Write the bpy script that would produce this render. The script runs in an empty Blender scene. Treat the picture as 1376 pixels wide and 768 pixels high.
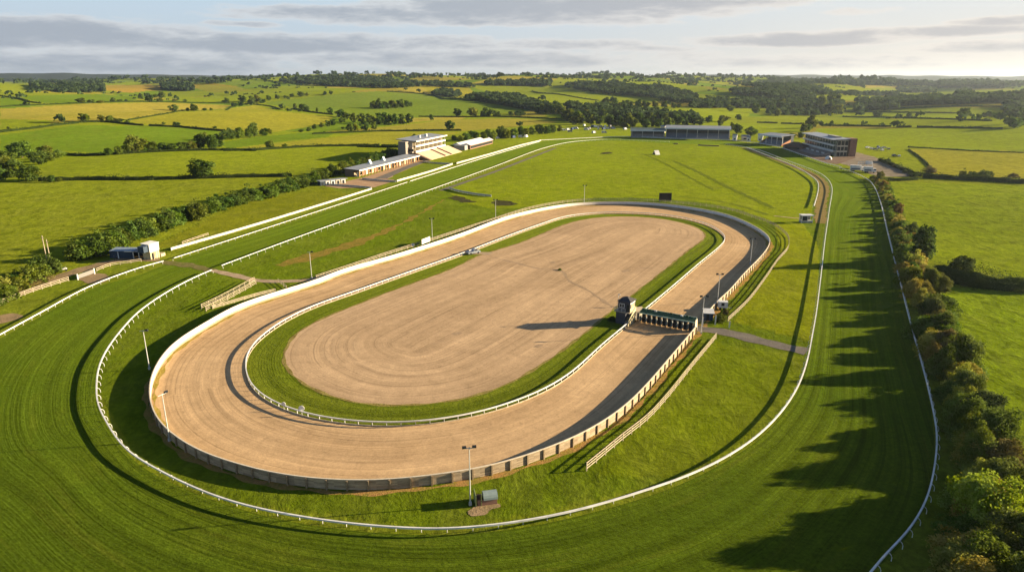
import bpy, math, random
import numpy as np
from mathutils import Vector, Matrix
R = math.radians
random.seed(7)
rng = np.random.default_rng(7)
sc = bpy.context.scene
col = sc.collection
# ------------------------------------------------------------------ camera, sky, sun, exposure
CAMH, PITCH, FPX = 60.0, 17.0, 917.0
cam = bpy.data.objects.new('camera', bpy.data.cameras.new('camera'))
col.objects.link(cam)
cam.location = (0, 0, CAMH)
cam.rotation_euler = (R(90 - PITCH), 0, 0)
cam.data.sensor_width = 36
cam.data.lens = 36 * FPX / 1376
cam.data.clip_start = 0.5
cam.data.clip_end = 60000
sc.camera = cam
SUN_EL, SUN_AZ = 13.5, 8.0          # azimuth: degrees from +X towards +Y
sd = Vector((math.cos(R(SUN_EL)) * math.cos(R(SUN_AZ)), math.cos(R(SUN_EL)) * math.sin(R(SUN_AZ)), math.sin(R(SUN_EL))))
sl = bpy.data.lights.new('sun', 'SUN')
sl.energy = 5.0
sl.angle = R(0.5)
sl.color = (1.0, 0.81, 0.53)
sun = bpy.data.objects.new('sun', sl)
col.objects.link(sun)
sun.rotation_euler = sd.to_track_quat('Z', 'Y').to_euler()
sc.view_settings.view_transform = 'Standard'
sc.view_settings.look = 'None'
sc.view_settings.gamma = 1
sc.view_settings.exposure = 1.85
sc.cycles.use_denoising = True
sc.cycles.max_bounces = 4
sc.cycles.diffuse_bounces = 2
sc.cycles.glossy_bounces = 2
sc.cycles.transmission_bounces = 2
sc.cycles.volume_bounces = 0
sc.cycles.transparent_max_bounces = 6
sc.cycles.use_adaptive_sampling = True

world = bpy.data.worlds.new('World')
sc.world = world
world.use_nodes = True
WN, WL = world.node_tree.nodes, world.node_tree.links
WN.clear()


def wnode(t, **k):
    n = WN.new(t)
    for a, b in k.items():
        setattr(n, a, b)
    return n


def wmath(op, a, b=None, clamp=False):
    n = WN.new('ShaderNodeMath')
    n.operation = op
    n.use_clamp = clamp
    for i, v in enumerate((a, b)):
        if v is None:
            continue
        if isinstance(v, (int, float)):
            n.inputs[i].default_value = v
        else:
            WL.new(v, n.inputs[i])
    return n.outputs[0]


def wmix(f, a, b):
    n = WN.new('ShaderNodeMix')
    n.data_type = 'RGBA'
    for i, v in ((0, f), (6, a), (7, b)):
        if isinstance(v, (int, float)):
            n.inputs[i].default_value = v
        elif isinstance(v, tuple):
            n.inputs[i].default_value = (*v, 1)
        else:
            WL.new(v, n.inputs[i])
    return n.outputs[2]


SKY_STR = 0.05
tc = wnode('ShaderNodeTexCoord')
sep = wnode('ShaderNodeSeparateXYZ')
WL.new(tc.outputs['Generated'], sep.inputs[0])
wx, wy, wz = sep.outputs
AZ = wmath('ARCTAN2', wx, wy)          # radians, 0 = +Y
EL = wmath('ARCSINE', wz)
sky = wnode('ShaderNodeTexSky', sky_type='NISHITA', sun_disc=False)
sky.sun_elevation = R(SUN_EL)
sky.sun_rotation = R(90 - SUN_AZ)
sky.altitude = 100
sky.air_density = 0.7
sky.dust_density = 0.6
sky.ozone_density = 1.5


def azel(px, py):
    u, v = (px - 688) / FPX, (384 - py) / FPX
    t = R(PITCH)
    d = Vector((u, math.cos(t) + v * math.sin(t), -math.sin(t) + v * math.cos(t))).normalized()
    return math.atan2(d.x, d.y), math.asin(d.z)


def wnoise(scale_az, scale_el, detail, rough, off=0.0, dist=0.0):
    cmb = wnode('ShaderNodeCombineXYZ')
    WL.new(wmath('MULTIPLY', AZ, scale_az), cmb.inputs[0])
    WL.new(wmath('MULTIPLY', EL, scale_el), cmb.inputs[1])
    cmb.inputs[2].default_value = off
    n = wnode('ShaderNodeTexNoise')
    n.inputs['Scale'].default_value = 1
    n.inputs['Detail'].default_value = detail
    n.inputs['Roughness'].default_value = rough
    n.inputs['Distortion'].default_value = dist
    WL.new(cmb.outputs[0], n.inputs['Vector'])
    return n.outputs['Fac']


n_big = wnoise(9, 45, 6, 0.6, 3.1, 0.4)
n_fine = wnoise(28, 120, 5, 0.62, 9.7, 0.3)
# clouds: px centre, half width, half height, weight
CL = [(60, 48, 320, 30, 1.25), (150, 84, 520, 26, .85), (330, 60, 330, 20, 1.05), (500, 57, 260, 13, 1.0), (560, 20, 240, 18, 1.1),
      (720, 12, 330, 26, 1.35), (900, 4, 200, 16, 1.1), (1080, 54, 190, 11, 1.2), (1230, 43, 170, 9, 1.1), (1320, 63, 150, 9, .9),
      (1165, 15, 60, 6, .7), (1350, 28, 80, 8, .9), (770, 61, 120, 8, .85), (860, 66, 90, 6, .7), (330, 33, 60, 5, .7),
      (600, 80, 420, 16, .75), (1020, 84, 500, 9, .45)]
acc = None
for (cx, cy, w, h, wt) in CL:
    a0, e0 = azel(cx, cy)
    a1, _ = azel(cx + w * .5, cy)
    b1, _ = azel(cx - w * .5, cy)
    _, e1 = azel(cx, cy - h)
    da = wmath('DIVIDE', wmath('SUBTRACT', AZ, a0), max(1e-4, a1 - b1))
    de = wmath('DIVIDE', wmath('SUBTRACT', EL, e0), max(1e-4, e1 - e0))
    q = wmath('ADD', wmath('MULTIPLY', da, da), wmath('MULTIPLY', de, de))
    v = wmath('MULTIPLY', wmath('MAXIMUM', wmath('SUBTRACT', 1.0, q), -1.6), wt)
    acc = v if acc is None else wmath('MAXIMUM', acc, v)
nz = wmath('ADD', wmath('MULTIPLY', wmath('SUBTRACT', n_big, .5), 2.6), wmath('MULTIPLY', wmath('SUBTRACT', n_fine, .5), 1.5))
dens = wmath('ADD', acc, nz)
mr = wnode('ShaderNodeMapRange', interpolation_type='SMOOTHSTEP')
WL.new(dens, mr.inputs[0])
mr.inputs[1].default_value = -0.25
mr.inputs[2].default_value = 0.45
cm = mr.outputs[0]
thick = wnode('ShaderNodeMapRange', interpolation_type='SMOOTHSTEP')
WL.new(dens, thick.inputs[0])
thick.inputs[1].default_value = -0.1
thick.inputs[2].default_value = 1.3
# to the right (towards the sun) clouds and sky go warm
rt = wnode('ShaderNodeMapRange', interpolation_type='SMOOTHSTEP')
WL.new(AZ, rt.inputs[0])
rt.inputs[1].default_value = R(-20)
rt.inputs[2].default_value = R(40)
rt = rt.outputs[0]
lit = wmix(rt, (3.97, 4.13, 4.24), (5.18, 4.78, 4.29))
dark = wmix(rt, (2.20, 2.46, 2.82), (3.16, 3.08, 3.08))
ccol = wmix(thick.outputs[0], lit, dark)
# pale veil near the horizon over the clear sky
hz = wnode('ShaderNodeMapRange', interpolation_type='SMOOTHSTEP')
WL.new(EL, hz.inputs[0])
hz.inputs[1].default_value = R(9)
hz.inputs[2].default_value = R(-1)
veil = wmix(rt, (3.16, 3.50, 3.76), (4.86, 4.46, 3.89))
hi = wmix(rt, (3.00, 3.92, 4.70), (4.05, 4.46, 4.70))
clear = wmix(hz.outputs[0], hi, veil)
# window of pale sky in the low band; above 14 degrees the plain sky texture takes over
up = wnode('ShaderNodeMapRange', interpolation_type='SMOOTHSTEP')
WL.new(EL, up.inputs[0])
up.inputs[1].default_value = R(5.9)
up.inputs[2].default_value = R(10)
skyc = wmix(up.outputs[0], clear, sky.outputs[0])
cm2 = wmath('MULTIPLY', cm, .92)
final = wmix(cm2, skyc, ccol)
bg = wnode('ShaderNodeBackground')
bg.inputs[1].default_value = SKY_STR
WL.new(final, bg.inputs[0])
wo = wnode('ShaderNodeOutputWorld')
WL.new(bg.outputs[0], wo.inputs[0])


# ------------------------------------------------------------------ projection and terrain height
def smooth(t):
    t = np.clip(t, 0, 1)
    return t * t * (3 - 2 * t)


FLAT = np.array([(-175, 150), (-165, 230), (-128, 400), (-135, 440), (-110, 560), (-80, 680), (40, 900), (160, 880), (230, 760), (350, 700), (390, 560),
                 (270, 430), (200, 330), (130, 150), (80, 50), (80, -120), (-220, -120)], float)


def in_poly(x, y, poly):
    inside = np.zeros(np.shape(x), bool)
    n = len(poly)
    j = n - 1
    for i in range(n):
        xi, yi = poly[i]
        xj, yj = poly[j]
        if yi != yj:
            c = ((yi > y) != (yj > y)) & (x < (xj - xi) * (y - yi) / (yj - yi) + xi)
            inside ^= c
        j = i
    return inside


def poly_dist(x, y, poly):
    d = np.full(np.shape(x), 1e9)
    n = len(poly)
    for i in range(n):
        ax, ay = poly[i]
        bx, by = poly[(i + 1) % n]
        vx, vy = bx - ax, by - ay
        t = np.clip(((x - ax) * vx + (y - ay) * vy) / (vx * vx + vy * vy), 0, 1)
        d = np.minimum(d, np.hypot(x - ax - t * vx, y - ay - t * vy))
    return np.where(in_poly(x, y, poly), 0, d)


def height(x, y):
    x = np.asarray(x, float)
    y = np.asarray(y, float)
    r = np.hypot(x, y)
    az = np.degrees(np.arctan2(x, y))
    m = smooth(poly_dist(x, y, FLAT) / 320)
    und = 6.5 * np.sin(x / 170 + 1.3) * np.sin(y / 190 + .4) + 3.5 * np.sin(x / 90 - y / 140 + 1) + 4 * np.sin(x / 420 + y / 330)
    und = und * (0.7 + np.minimum(r / 2500, 1.2))
    B = np.interp(az, [-180, -60, -37, -27, -20, -14, 0, 12, 18, 28, 37, 60, 180], [10, 36, 34, 32, 44, 56, 60, 58, 42, 26, 22, 20, 10])
    base = B * smooth((r - 700) / 3000)
    k = smooth((r - 4100) / 2400)
    base = base * (1 - k) + 14 * k
    Fh = np.interp(az, [-180, -60, -37, -30, -22, -10, 10, 16, 24, 37, 60, 180], [60, 90, 104, 92, 74, 66, 66, 88, 78, 62, 60, 60])
    base = base + (Fh - 14) * smooth((r - 7600) / 2300) * (1 + .05 * np.sin(az * .9) + .04 * np.sin(az * 2.3))
    und = und * (1 - .6 * k)
    return np.where(r < 60, 0, m * (base + und))


TP = R(PITCH)


def ray(px, py):
    u = (np.asarray(px, float) - 688) / FPX
    v = (384 - np.asarray(py, float)) / FPX
    return u, math.cos(TP) + v * math.sin(TP), -math.sin(TP) + v * math.cos(TP)


def P(px, py, z=0.0):
    dx, dy, dz = ray(px, py)
    s = (CAMH - z) / -dz
    return float(dx * s), float(dy * s)


TS = np.geomspace(60, 11800, 700)


def PT(px, py):
    """pixel -> point on the terrain, vectorised"""
    px = np.atleast_1d(np.asarray(px, float))
    py = np.atleast_1d(np.asarray(py, float))
    dx, dy, dz = ray(px, py)
    L = np.sqrt(dx * dx + dy * dy + dz * dz)
    dx, dy, dz = dx / L, dy / L, dz / L
    X = dx[:, None] * TS
    Y = dy[:, None] * TS
    Z = CAMH + dz[:, None] * TS
    G = Z - height(X, Y)
    hit = G < 0
    i = np.where(hit.any(1), hit.argmax(1), len(TS) - 1)
    i = np.maximum(i, 1)
    k = np.arange(len(px))
    g0, g1 = G[k, i - 1], G[k, i]
    f = np.clip(g0 / (g0 - g1 + 1e-9), 0, 1)
    t = TS[i - 1] + (TS[i] - TS[i - 1]) * f
    x, y = dx * t, dy * t
    return np.stack([x, y, height(x, y)], 1), t


def project(x, y, z):
    c, s = math.cos(TP), math.sin(TP)
    f = y * c - (z - CAMH) * s
    upv = y * s + (z - CAMH) * c
    f = np.where(f < 1, 1, f)
    return 688 + FPX * x / f, 384 - FPX * upv / f, f


def catmull(pts, step, closed=False):
    p = np.array(pts, float)
    n = len(p)
    out = []
    segs = n if closed else n - 1
    for i in range(segs):
        if closed:
            a, b, c, d = p[(i - 1) % n], p[i], p[(i + 1) % n], p[(i + 2) % n]
        else:
            a, b, c, d = p[max(i - 1, 0)], p[i], p[i + 1], p[min(i + 2, n - 1)]
        m = max(2, int(np.linalg.norm((c - b)[:2]) / step * 2))
        # centripetal
        t0 = 0
        t1 = t0 + max(np.linalg.norm((b - a)[:2]), 1e-3) ** .5
        t2 = t1 + max(np.linalg.norm((c - b)[:2]), 1e-3) ** .5
        t3 = t2 + max(np.linalg.norm((d - c)[:2]), 1e-3) ** .5
        for k in range(m):
            t = t1 + (t2 - t1) * k / m
            A1 = (t1 - t) / (t1 - t0) * a + (t - t0) / (t1 - t0) * b
            A2 = (t2 - t) / (t2 - t1) * b + (t - t1) / (t2 - t1) * c
            A3 = (t3 - t) / (t3 - t2) * c + (t - t2) / (t3 - t2) * d
            B1 = (t2 - t) / (t2 - t0) * A1 + (t - t0) / (t2 - t0) * A2
            B2 = (t3 - t) / (t3 - t1) * A2 + (t - t1) / (t3 - t1) * A3
            out.append((t2 - t) / (t2 - t1) * B1 + (t - t1) / (t2 - t1) * B2)
    if not closed:
        out.append(p[-1])
    q = np.array(out)
    if closed:
        q = np.vstack([q, q[:1]])
    L = np.concatenate([[0], np.cumsum(np.linalg.norm(np.diff(q[:, :2], axis=0), axis=1))])
    N = max(2, int(round(L[-1] / step)))
    t = np.linspace(0, L[-1], N + 1)
    r = np.stack([np.interp(t, L, q[:, j]) for j in range(q.shape[1])], 1)
    return r[:-1] if closed else r


# ------------------------------------------------------------------ materials
def newmat(name):
    m = bpy.data.materials.new(name)
    m.use_nodes = True
    nt = m.node_tree
    b = nt.nodes['Principled BSDF']
    b.inputs['Roughness'].default_value = .8
    b.inputs['Specular IOR Level'].default_value = .25
    return m, nt, b


class NT:
    def __init__(s, nt):
        s.nt = nt

    def n(s, t, **k):
        n = s.nt.nodes.new(t)
        for a, b in k.items():
            setattr(n, a, b)
        return n

    def l(s, a, b):
        s.nt.links.new(a, b)

    def put(s, v, inp):
        if isinstance(v, (int, float)):
            inp.default_value = v
        elif isinstance(v, tuple):
            inp.default_value = (*v, 1) if len(v) == 3 and inp.type == 'RGBA' else v
        else:
            s.l(v, inp)

    def noise(s, vec, scale, detail=4, rough=.55, dist=0):
        n = s.n('ShaderNodeTexNoise')
        s.l(vec, n.inputs['Vector'])
        n.inputs['Scale'].default_value = scale
        n.inputs['Detail'].default_value = detail
        n.inputs['Roughness'].default_value = rough
        n.inputs['Distortion'].default_value = dist
        return n.outputs['Fac']

    def ramp(s, f, a, b, c=0.0, d=1.0):
        n = s.n('ShaderNodeMapRange')
        s.l(f, n.inputs[0])
        for i, v in enumerate((a, b, c, d)):
            n.inputs[i + 1].default_value = v
        return n.outputs[0]

    def mix(s, f, a, b, mode='MIX'):
        n = s.n('ShaderNodeMix', data_type='RGBA', blend_type=mode)
        s.put(f, n.inputs[0])
        s.put(a, n.inputs[6])
        s.put(b, n.inputs[7])
        return n.outputs[2]

    def math(s, op, a, b=0.0):
        n = s.n('ShaderNodeMath', operation=op)
        s.put(a, n.inputs[0])
        s.put(b, n.inputs[1])
        return n.outputs[0]

    def scalev(s, vec, sx, sy, sz):
        n = s.n('ShaderNodeMapping')
        s.l(vec, n.inputs['Vector'])
        n.inputs['Scale'].default_value = (sx, sy, sz)
        return n.outputs[0]

    def scol(s, c, f):
        """colour * scalar"""
        n = s.n('ShaderNodeVectorMath', operation='SCALE')
        if isinstance(c, tuple):
            n.inputs[0].default_value = c
        else:
            s.l(c, n.inputs[0])
        s.put(f, n.inputs['Scale'])
        return n.outputs[0]

    def bump(s, h, strength, dist, b):
        n = s.n('ShaderNodeBump')
        s.l(h, n.inputs['Height'])
        n.inputs['Strength'].default_value = strength
        n.inputs['Distance'].default_value = dist
        s.l(n.outputs[0], b.inputs['Normal'])


_flat = {}


def flat(name, c, rough=.7, metal=0, var=.12, scale=1.5):
    if name in _flat:
        return _flat[name]
    m, nt, b = newmat(name)
    N = NT(nt)
    t = N.n('ShaderNodeTexCoord')
    f = N.noise(t.outputs['Object'], scale, 5, .6)
    N.put(N.scol(tuple(c), N.ramp(f, .3, .7, 1 - var, 1 + var)), b.inputs['Base Color'])
    b.inputs['Roughness'].default_value = rough
    b.inputs['Metallic'].default_value = metal
    _flat[name] = m
    return m


def grass_sheen(b, w=.07, tint=(.40, .60, .04)):
    b.inputs['Specular IOR Level'].default_value = 0
    b.inputs['Sheen Weight'].default_value = w
    b.inputs['Sheen Roughness'].default_value = .6
    b.inputs['Sheen Tint'].default_value = (*tint, 1)


def mat_terrain():
    m, nt, b = newmat('countryside_grass')
    N = NT(nt)
    g = N.n('ShaderNodeNewGeometry').outputs['Position']
    a = N.n('ShaderNodeAttribute', attribute_name='fieldcol')
    c = a.outputs['Color']
    rough = N.math('MAXIMUM', a.outputs['Alpha'], 0.0)
    big = N.noise(g, .012, 3, .55, .6)
    mid = N.noise(N.scalev(g, 1, .55, 1), .09, 5, .62, .5)
    fine = N.noise(g, .9, 6, .75)
    med = N.noise(N.scalev(g, 1, .8, 1), .17, 6, .72, .4)
    tus = N.noise(N.scalev(g, 1.0, .5, 1), .26, 5, .66, .8)
    c = N.scol(c, N.ramp(big, .3, .7, .86, 1.14))
    c = N.mix(N.ramp(mid, .42, .72, 0, .45), c, N.mix(.5, c, (.16, .13, .035)))
    c = N.scol(c, N.ramp(fine, .3, .7, .62, 1.38))
    c = N.scol(c, N.ramp(med, .32, .68, .70, 1.26))
    tm = N.math('MULTIPLY', N.ramp(tus, .52, .60, 0, .66), rough)
    c = N.mix(tm, c, N.scol(c, .45))
    N.put(c, b.inputs['Base Color'])
    h = N.math('ADD', N.math('MULTIPLY', tus, N.math('ADD', N.math('MULTIPLY', rough, .8), .05)), N.math('ADD', N.math('MULTIPLY', fine, .30), N.math('MULTIPLY', med, .9)))
    N.bump(h, .8, .6, b)
    b.inputs['Roughness'].default_value = .95
    grass_sheen(b)
    N.l(N.ramp(a.outputs['Alpha'], -1, 0, 0, .075), b.inputs['Sheen Weight'])
    return m


def mat_turf(ca=(.031, .050, .003), cb=(.047, .063, .004)):
    m, nt, b = newmat('mown_turf')
    N = NT(nt)
    uv = N.n('ShaderNodeUVMap', uv_map='lane').outputs[0]
    g = N.n('ShaderNodeNewGeometry').outputs['Position']
    st = N.noise(N.scalev(uv, .55, .004, 1), 1, 3, .6)
    st2 = N.noise(N.scalev(uv, 2.3, .010, 1), 1, 2, .5)
    big = N.noise(g, .03, 3, .5, .5)
    fine = N.noise(g, 1.6, 6, .75)
    wear = N.noise(N.scalev(uv, .3, .03, 1), 1, 4, .65)
    sx = N.n('ShaderNodeSeparateXYZ')
    N.l(uv, sx.inputs[0])
    band = N.math('SINE', N.math('MULTIPLY', sx.outputs[0], 1.15), 0)
    c = N.mix(N.ramp(big, .35, .65), ca, cb)
    msk = N.ramp(N.noise(N.scalev(g, 1, 1, 1), .022, 3, .6, .4), .36, .6)
    msk.node.interpolation_type = 'SMOOTHSTEP'
    mott = N.noise(g, .42, 6, .75, .4)
    c = N.scol(c, N.ramp(mott, .32, .68, .72, 1.26))
    sfac = N.scol((1, 1, 1), N.math('MULTIPLY', N.math('MULTIPLY', N.ramp(st, .36, .64, .68, 1.30), N.ramp(band, -1, 1, .80, 1.20)), N.ramp(st2, .50, .66, 1.08, .60)))
    c = N.mix(1.0, c, N.mix(N.math('ADD', N.math('MULTIPLY', msk, .55), .45), (1, 1, 1), sfac), 'MULTIPLY')
    c = N.mix(N.ramp(wear, .55, .8, 0, .40), c, (.13, .12, .015))
    c = N.scol(c, N.ramp(fine, .30, .70, .52, 1.48))
    N.put(c, b.inputs['Base Color'])
    h = N.math('ADD', N.math('MULTIPLY', st2, -.22), N.math('ADD', N.math('MULTIPLY', fine, .34), N.math('MULTIPLY', mott, .45)))
    N.bump(h, .8, .5, b)
    b.inputs['Roughness'].default_value = .95
    grass_sheen(b, .15)
    return m


def mat_sand(name, c1, c2, rake, foot):
    m, nt, b = newmat(name)
    N = NT(nt)
    uv = N.n('ShaderNodeUVMap', uv_map='lane').outputs[0]
    g = N.n('ShaderNodeNewGeometry').outputs['Position']
    st = N.noise(N.scalev(uv, rake, .015, 1), 1, 4, .6, .15)
    st2 = N.noise(N.scalev(uv, rake * .3, .005, 1), 1, 3, .6, .1)
    big = N.noise(g, .045, 4, .55, .6)
    fine = N.noise(g, 2.2, 6, .75)
    ft = N.noise(N.scalev(uv, 1.5, .8, 1), 1, 3, .7)
    fmask = N.noise(N.scalev(uv, .35, .01, 1), 1, 2, .5)
    c = N.mix(N.ramp(big, .35, .68), c1, c2)
    mm = N.noise(g, .03, 4, .6, .6)
    c = N.mix(1.0, c, N.mix(N.ramp(mm, .35, .6), (1, 1, 1), N.scol((1, 1, 1), N.ramp(st, .34, .66, .80, 1.14))), 'MULTIPLY')
    pt_ = N.noise(g, .35, 6, .75, .5)
    c = N.scol(c, N.ramp(pt_, .3, .7, .84, 1.14))
    c = N.scol(c, N.ramp(st2, .38, .62, .90, 1.07))
    tr = N.noise(N.scalev(uv, 2.2, .012, 1), 1, 2, .5)
    c = N.scol(c, N.ramp(tr, .58, .66, 1.0, .78))
    c = N.scol(c, N.ramp(fine, .28, .72, .80, 1.20))
    fm = N.math('MULTIPLY', N.ramp(ft, .56, .66, 0, foot), N.ramp(fmask, .44, .56))
    c = N.mix(fm, c, (.16, .11, .065))
    N.put(c, b.inputs['Base Color'])
    h = N.math('ADD', N.math('MULTIPLY', st, .16), N.math('MULTIPLY', fine, .10))
    N.bump(h, .55, .4, b)
    b.inputs['Roughness'].default_value = .97
    b.inputs['Specular IOR Level'].default_value = 0
    return m


def mat_ground(name, c1, c2, sc1=.3, sc2=3.0, bump=.3):
    m, nt, b = newmat(name)
    N = NT(nt)
    g = N.n('ShaderNodeNewGeometry').outputs['Position']
    a = N.noise(g, sc1, 5, .6, .5)
    f = N.noise(g, sc2, 5, .7)
    c = N.mix(N.ramp(a, .38, .62), c1, c2)
    c = N.scol(c, N.ramp(f, .3, .7, .75, 1.25))
    N.put(c, b.inputs['Base Color'])
    N.bump(f, .5, bump, b)
    b.inputs['Specular IOR Level'].default_value = 0
    b.inputs['Roughness'].default_value = .95
    return m


def mat_leaf():
    m = bpy.data.materials.new('leaves')
    m.use_nodes = True
    nt = m.node_tree
    nt.nodes.clear()
    N = NT(nt)
    oi = N.n('ShaderNodeObjectInfo')
    a = N.n('ShaderNodeAttribute', attribute_name='leafv')
    lv = a.outputs['Fac']
    c = N.scol(oi.outputs['Color'], N.ramp(lv, 0, 1, .55, 1.5))
    hs = N.n('ShaderNodeHueSaturation')
    N.put(N.ramp(oi.outputs['Random'], 0, 1, .482, .515), hs.inputs['Hue'])
    N.put(N.ramp(lv, 0, 1, 1.1, .9), hs.inputs['Saturation'])
    N.l(c, hs.inputs['Color'])
    d = N.n('ShaderNodeBsdfDiffuse')
    t = N.n('ShaderNodeBsdfTranslucent')
    N.l(hs.outputs[0], d.inputs[0])
    N.l(hs.outputs[0], t.inputs[0])
    mx = N.n('ShaderNodeMixShader')
    mx.inputs[0].default_value = .38
    N.l(d.outputs[0], mx.inputs[1])
    N.l(t.outputs[0], mx.inputs[2])
    o = N.n('ShaderNodeOutputMaterial')
    N.l(mx.outputs[0], o.inputs[0])
    return m


def mat_boards(name, c1, c2, plank=.22):
    """weathered horizontal planks, uv lane: x along in metres, y height in metres"""
    m, nt, b = newmat(name)
    N = NT(nt)
    uv = N.n('ShaderNodeUVMap', uv_map='lane').outputs[0]
    sx = N.n('ShaderNodeSeparateXYZ')
    N.l(uv, sx.inputs[0])
    fr = N.math('FRACT', N.math('DIVIDE', sx.outputs[1], plank))
    gap = N.ramp(fr, .0, .10, .25, 1)
    pl = N.math('FLOOR', N.math('DIVIDE', sx.outputs[1], plank))
    pn = N.math('FLOOR', N.math('DIVIDE', sx.outputs[0], 3.2))
    cb = N.n('ShaderNodeCombineXYZ')
    N.l(pn, cb.inputs[0])
    N.l(pl, cb.inputs[1])
    wn = N.n('ShaderNodeTexWhiteNoise')
    N.l(cb.outputs[0], wn.inputs[0])
    c = N.mix(wn.outputs['Value'], c1, c2)
    f = N.noise(N.scalev(uv, .6, 6, 1), 1.5, 5, .7)
    c = N.scol(c, N.ramp(f, .3, .7, .65, 1.3))
    c = N.scol(c, gap)
    N.put(c, b.inputs['Base Color'])
    b.inputs['Roughness'].default_value = .85
    return m


M_TER = mat_terrain()
M_TURF = mat_turf()
M_SAND = mat_sand('track_sand', (.43, .285, .150), (.51, .345, .188), 1.0, .35)
M_SAND2 = mat_sand('infield_sand', (.39, .268, .155), (.47, .325, .190), .8, .45)
M_LEAF = mat_leaf()
M_TRUNK = flat('bark', (.10, .075, .05), .95, 0, .3, 8)
M_WHITE = flat('white_rail', (.60, .59, .56), .5, 0, .22, .5)
M_BOARD = mat_boards('weathered_boards', (.24, .18, .115), (.42, .33, .22))
M_INNER = mat_boards('white_boards', (.62, .60, .56), (.72, .70, .66), .33)
M_LATT = flat('pale_timber', (.36, .30, .21), .85, 0, .35, 2)
M_STEEL = flat('galvanised_steel', (.50, .50, .48), .45, .3, .1, 3)
M_DARK = flat('dark_glass', (.025, .03, .035), .15, 0, .3, .4)
M_GREYROOF = flat('grey_roof_sheet', (.20, .215, .235), .55, 0, .15, .25)
M_CREAM = flat('cream_render', (.46, .41, .32), .8, 0, .12, .4)
M_BRICK = flat('red_brick', (.22, .12, .085), .9, 0, .2, .6)
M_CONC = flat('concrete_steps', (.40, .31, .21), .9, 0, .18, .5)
M_GREYC = flat('grey_concrete', (.26, .25, .24), .9, 0, .2, .5)
M_NAVY = flat('navy_cladding', (.035, .055, .085), .7, 0, .15, 1)


# ------------------------------------------------------------------ mesh builder
def tag(o, label=None, cat=None, group=None, kind=None):
    if label:
        o['label'] = label
    if cat:
        o['category'] = cat
    if group:
        o['group'] = group
    if kind:
        o['kind'] = kind
    return o


def empty(name, loc, label, cat, group=None, rot=0):
    o = bpy.data.objects.new(name, None)
    col.objects.link(o)
    o.location = loc
    o.rotation_euler = (0, 0, rot)
    o.empty_display_size = .3
    return tag(o, label, cat, group)


class MB:
    def __init__(s):
        s.v, s.f, s.uv = [], [], []

    def poly(s, pts, uv=None, M=None):
        b = len(s.v)
        s.v += [tuple(M @ Vector(p)) if M is not None else tuple(p) for p in pts]
        s.f.append(tuple(range(b, b + len(pts))))
        s.uv.append(uv or [(0, 0)] * len(pts))
        return s

    def box(s, x0, x1, y0, y1, z0, z1, M=None):
        c = [(x0, y0, z0), (x1, y0, z0), (x1, y1, z0), (x0, y1, z0), (x0, y0, z1), (x1, y0, z1), (x1, y1, z1), (x0, y1, z1)]
        return s.hexa(c, M)

    def hexa(s, c, M=None):
        b = len(s.v)
        s.v += [tuple(M @ Vector(p)) if M is not None else tuple(p) for p in c]
        for q in ((0, 3, 2, 1), (4, 5, 6, 7), (0, 1, 5, 4), (1, 2, 6, 5), (2, 3, 7, 6), (3, 0, 4, 7)):
            s.f.append(tuple(b + i for i in q))
            s.uv.append([(0, 0)] * 4)
        return s

    def prism(s, prof, x0, x1, M=None):
        """profile in (y,z), extruded along x"""
        n = len(prof)
        b = len(s.v)
        for x in (x0, x1):
            s.v += [tuple(M @ Vector((x, y, z))) if M is not None else (x, y, z) for y, z in prof]
        for i in range(n):
            j = (i + 1) % n
            s.f.append((b + i, b + j, b + n + j, b + n + i))
            s.uv.append([(0, 0)] * 4)
        s.f.append(tuple(b + i for i in reversed(range(n))))
        s.uv.append([(0, 0)] * n)
        s.f.append(tuple(b + n + i for i in range(n)))
        s.uv.append([(0, 0)] * n)
        return s

    def tube(s, path, r, n=6, M=None, rz=None):
        path = [Vector(p) for p in path]
        rs = r if isinstance(r, (list, tuple)) else [r] * len(path)
        b = len(s.v)
        for i, p in enumerate(path):
            t = (path[min(i + 1, len(path) - 1)] - path[max(i - 1, 0)]).normalized()
            a = Vector((0, 0, 1)) if abs(t.z) < .9 else Vector((1, 0, 0))
            e = t.cross(a).normalized()
            f = e.cross(t).normalized()
            for k in range(n):
                w = 2 * math.pi * k / n
                q = p + e * math.cos(w) * rs[i] + f * math.sin(w) * (rs[i] if rz is None else rz)
                s.v.append(tuple(M @ q) if M is not None else tuple(q))
        for i in range(len(path) - 1):
            for k in range(n):
                k2 = (k + 1) % n
                s.f.append((b + i * n + k, b + i * n + k2, b + (i + 1) * n + k2, b + (i + 1) * n + k))
                s.uv.append([(0, 0)] * 4)
        e = b + (len(path) - 1) * n
        s.f.append(tuple(b + k for k in reversed(range(n))))
        s.uv.append([(0, 0)] * n)
        s.f.append(tuple(e + k for k in range(n)))
        s.uv.append([(0, 0)] * n)
        return s

    def mesh(s, name, mat):
        me = bpy.data.meshes.new(name)
        me.from_pydata(s.v, [], s.f)
        u = me.uv_layers.new(name='lane')
        flatuv = [c for f in s.uv for p in f for c in p]
        u.data.foreach_set('uv', flatuv)
        me.materials.append(mat)
        me.validate()
        return me

    def build(s, name, mat, parent=None, smooth=False):
        me = s.mesh(name, mat)
        if smooth:
            me.polygons.foreach_set('use_smooth', [True] * len(me.polygons))
        o = bpy.data.objects.new(name, me)
        col.objects.link(o)
        if parent is not None:
            o.parent = parent
        return o


def struct(o):
    o['kind'] = 'structure'
    return o


# ------------------------------------------------------------------ terrain
G_PAST = (.115, .135, .008)
FIELDS = []  # (poly px, colour, tussock)


def fld(pts, c, t=.35):
    c = (c[0] * .82, c[1] * .82, c[2] * .30)
    FIELDS.append((np.array(pts, float), c, t))


def z1(pts):
    return [(x / 4, 90 + y / 4) for x, y in pts]


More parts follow.
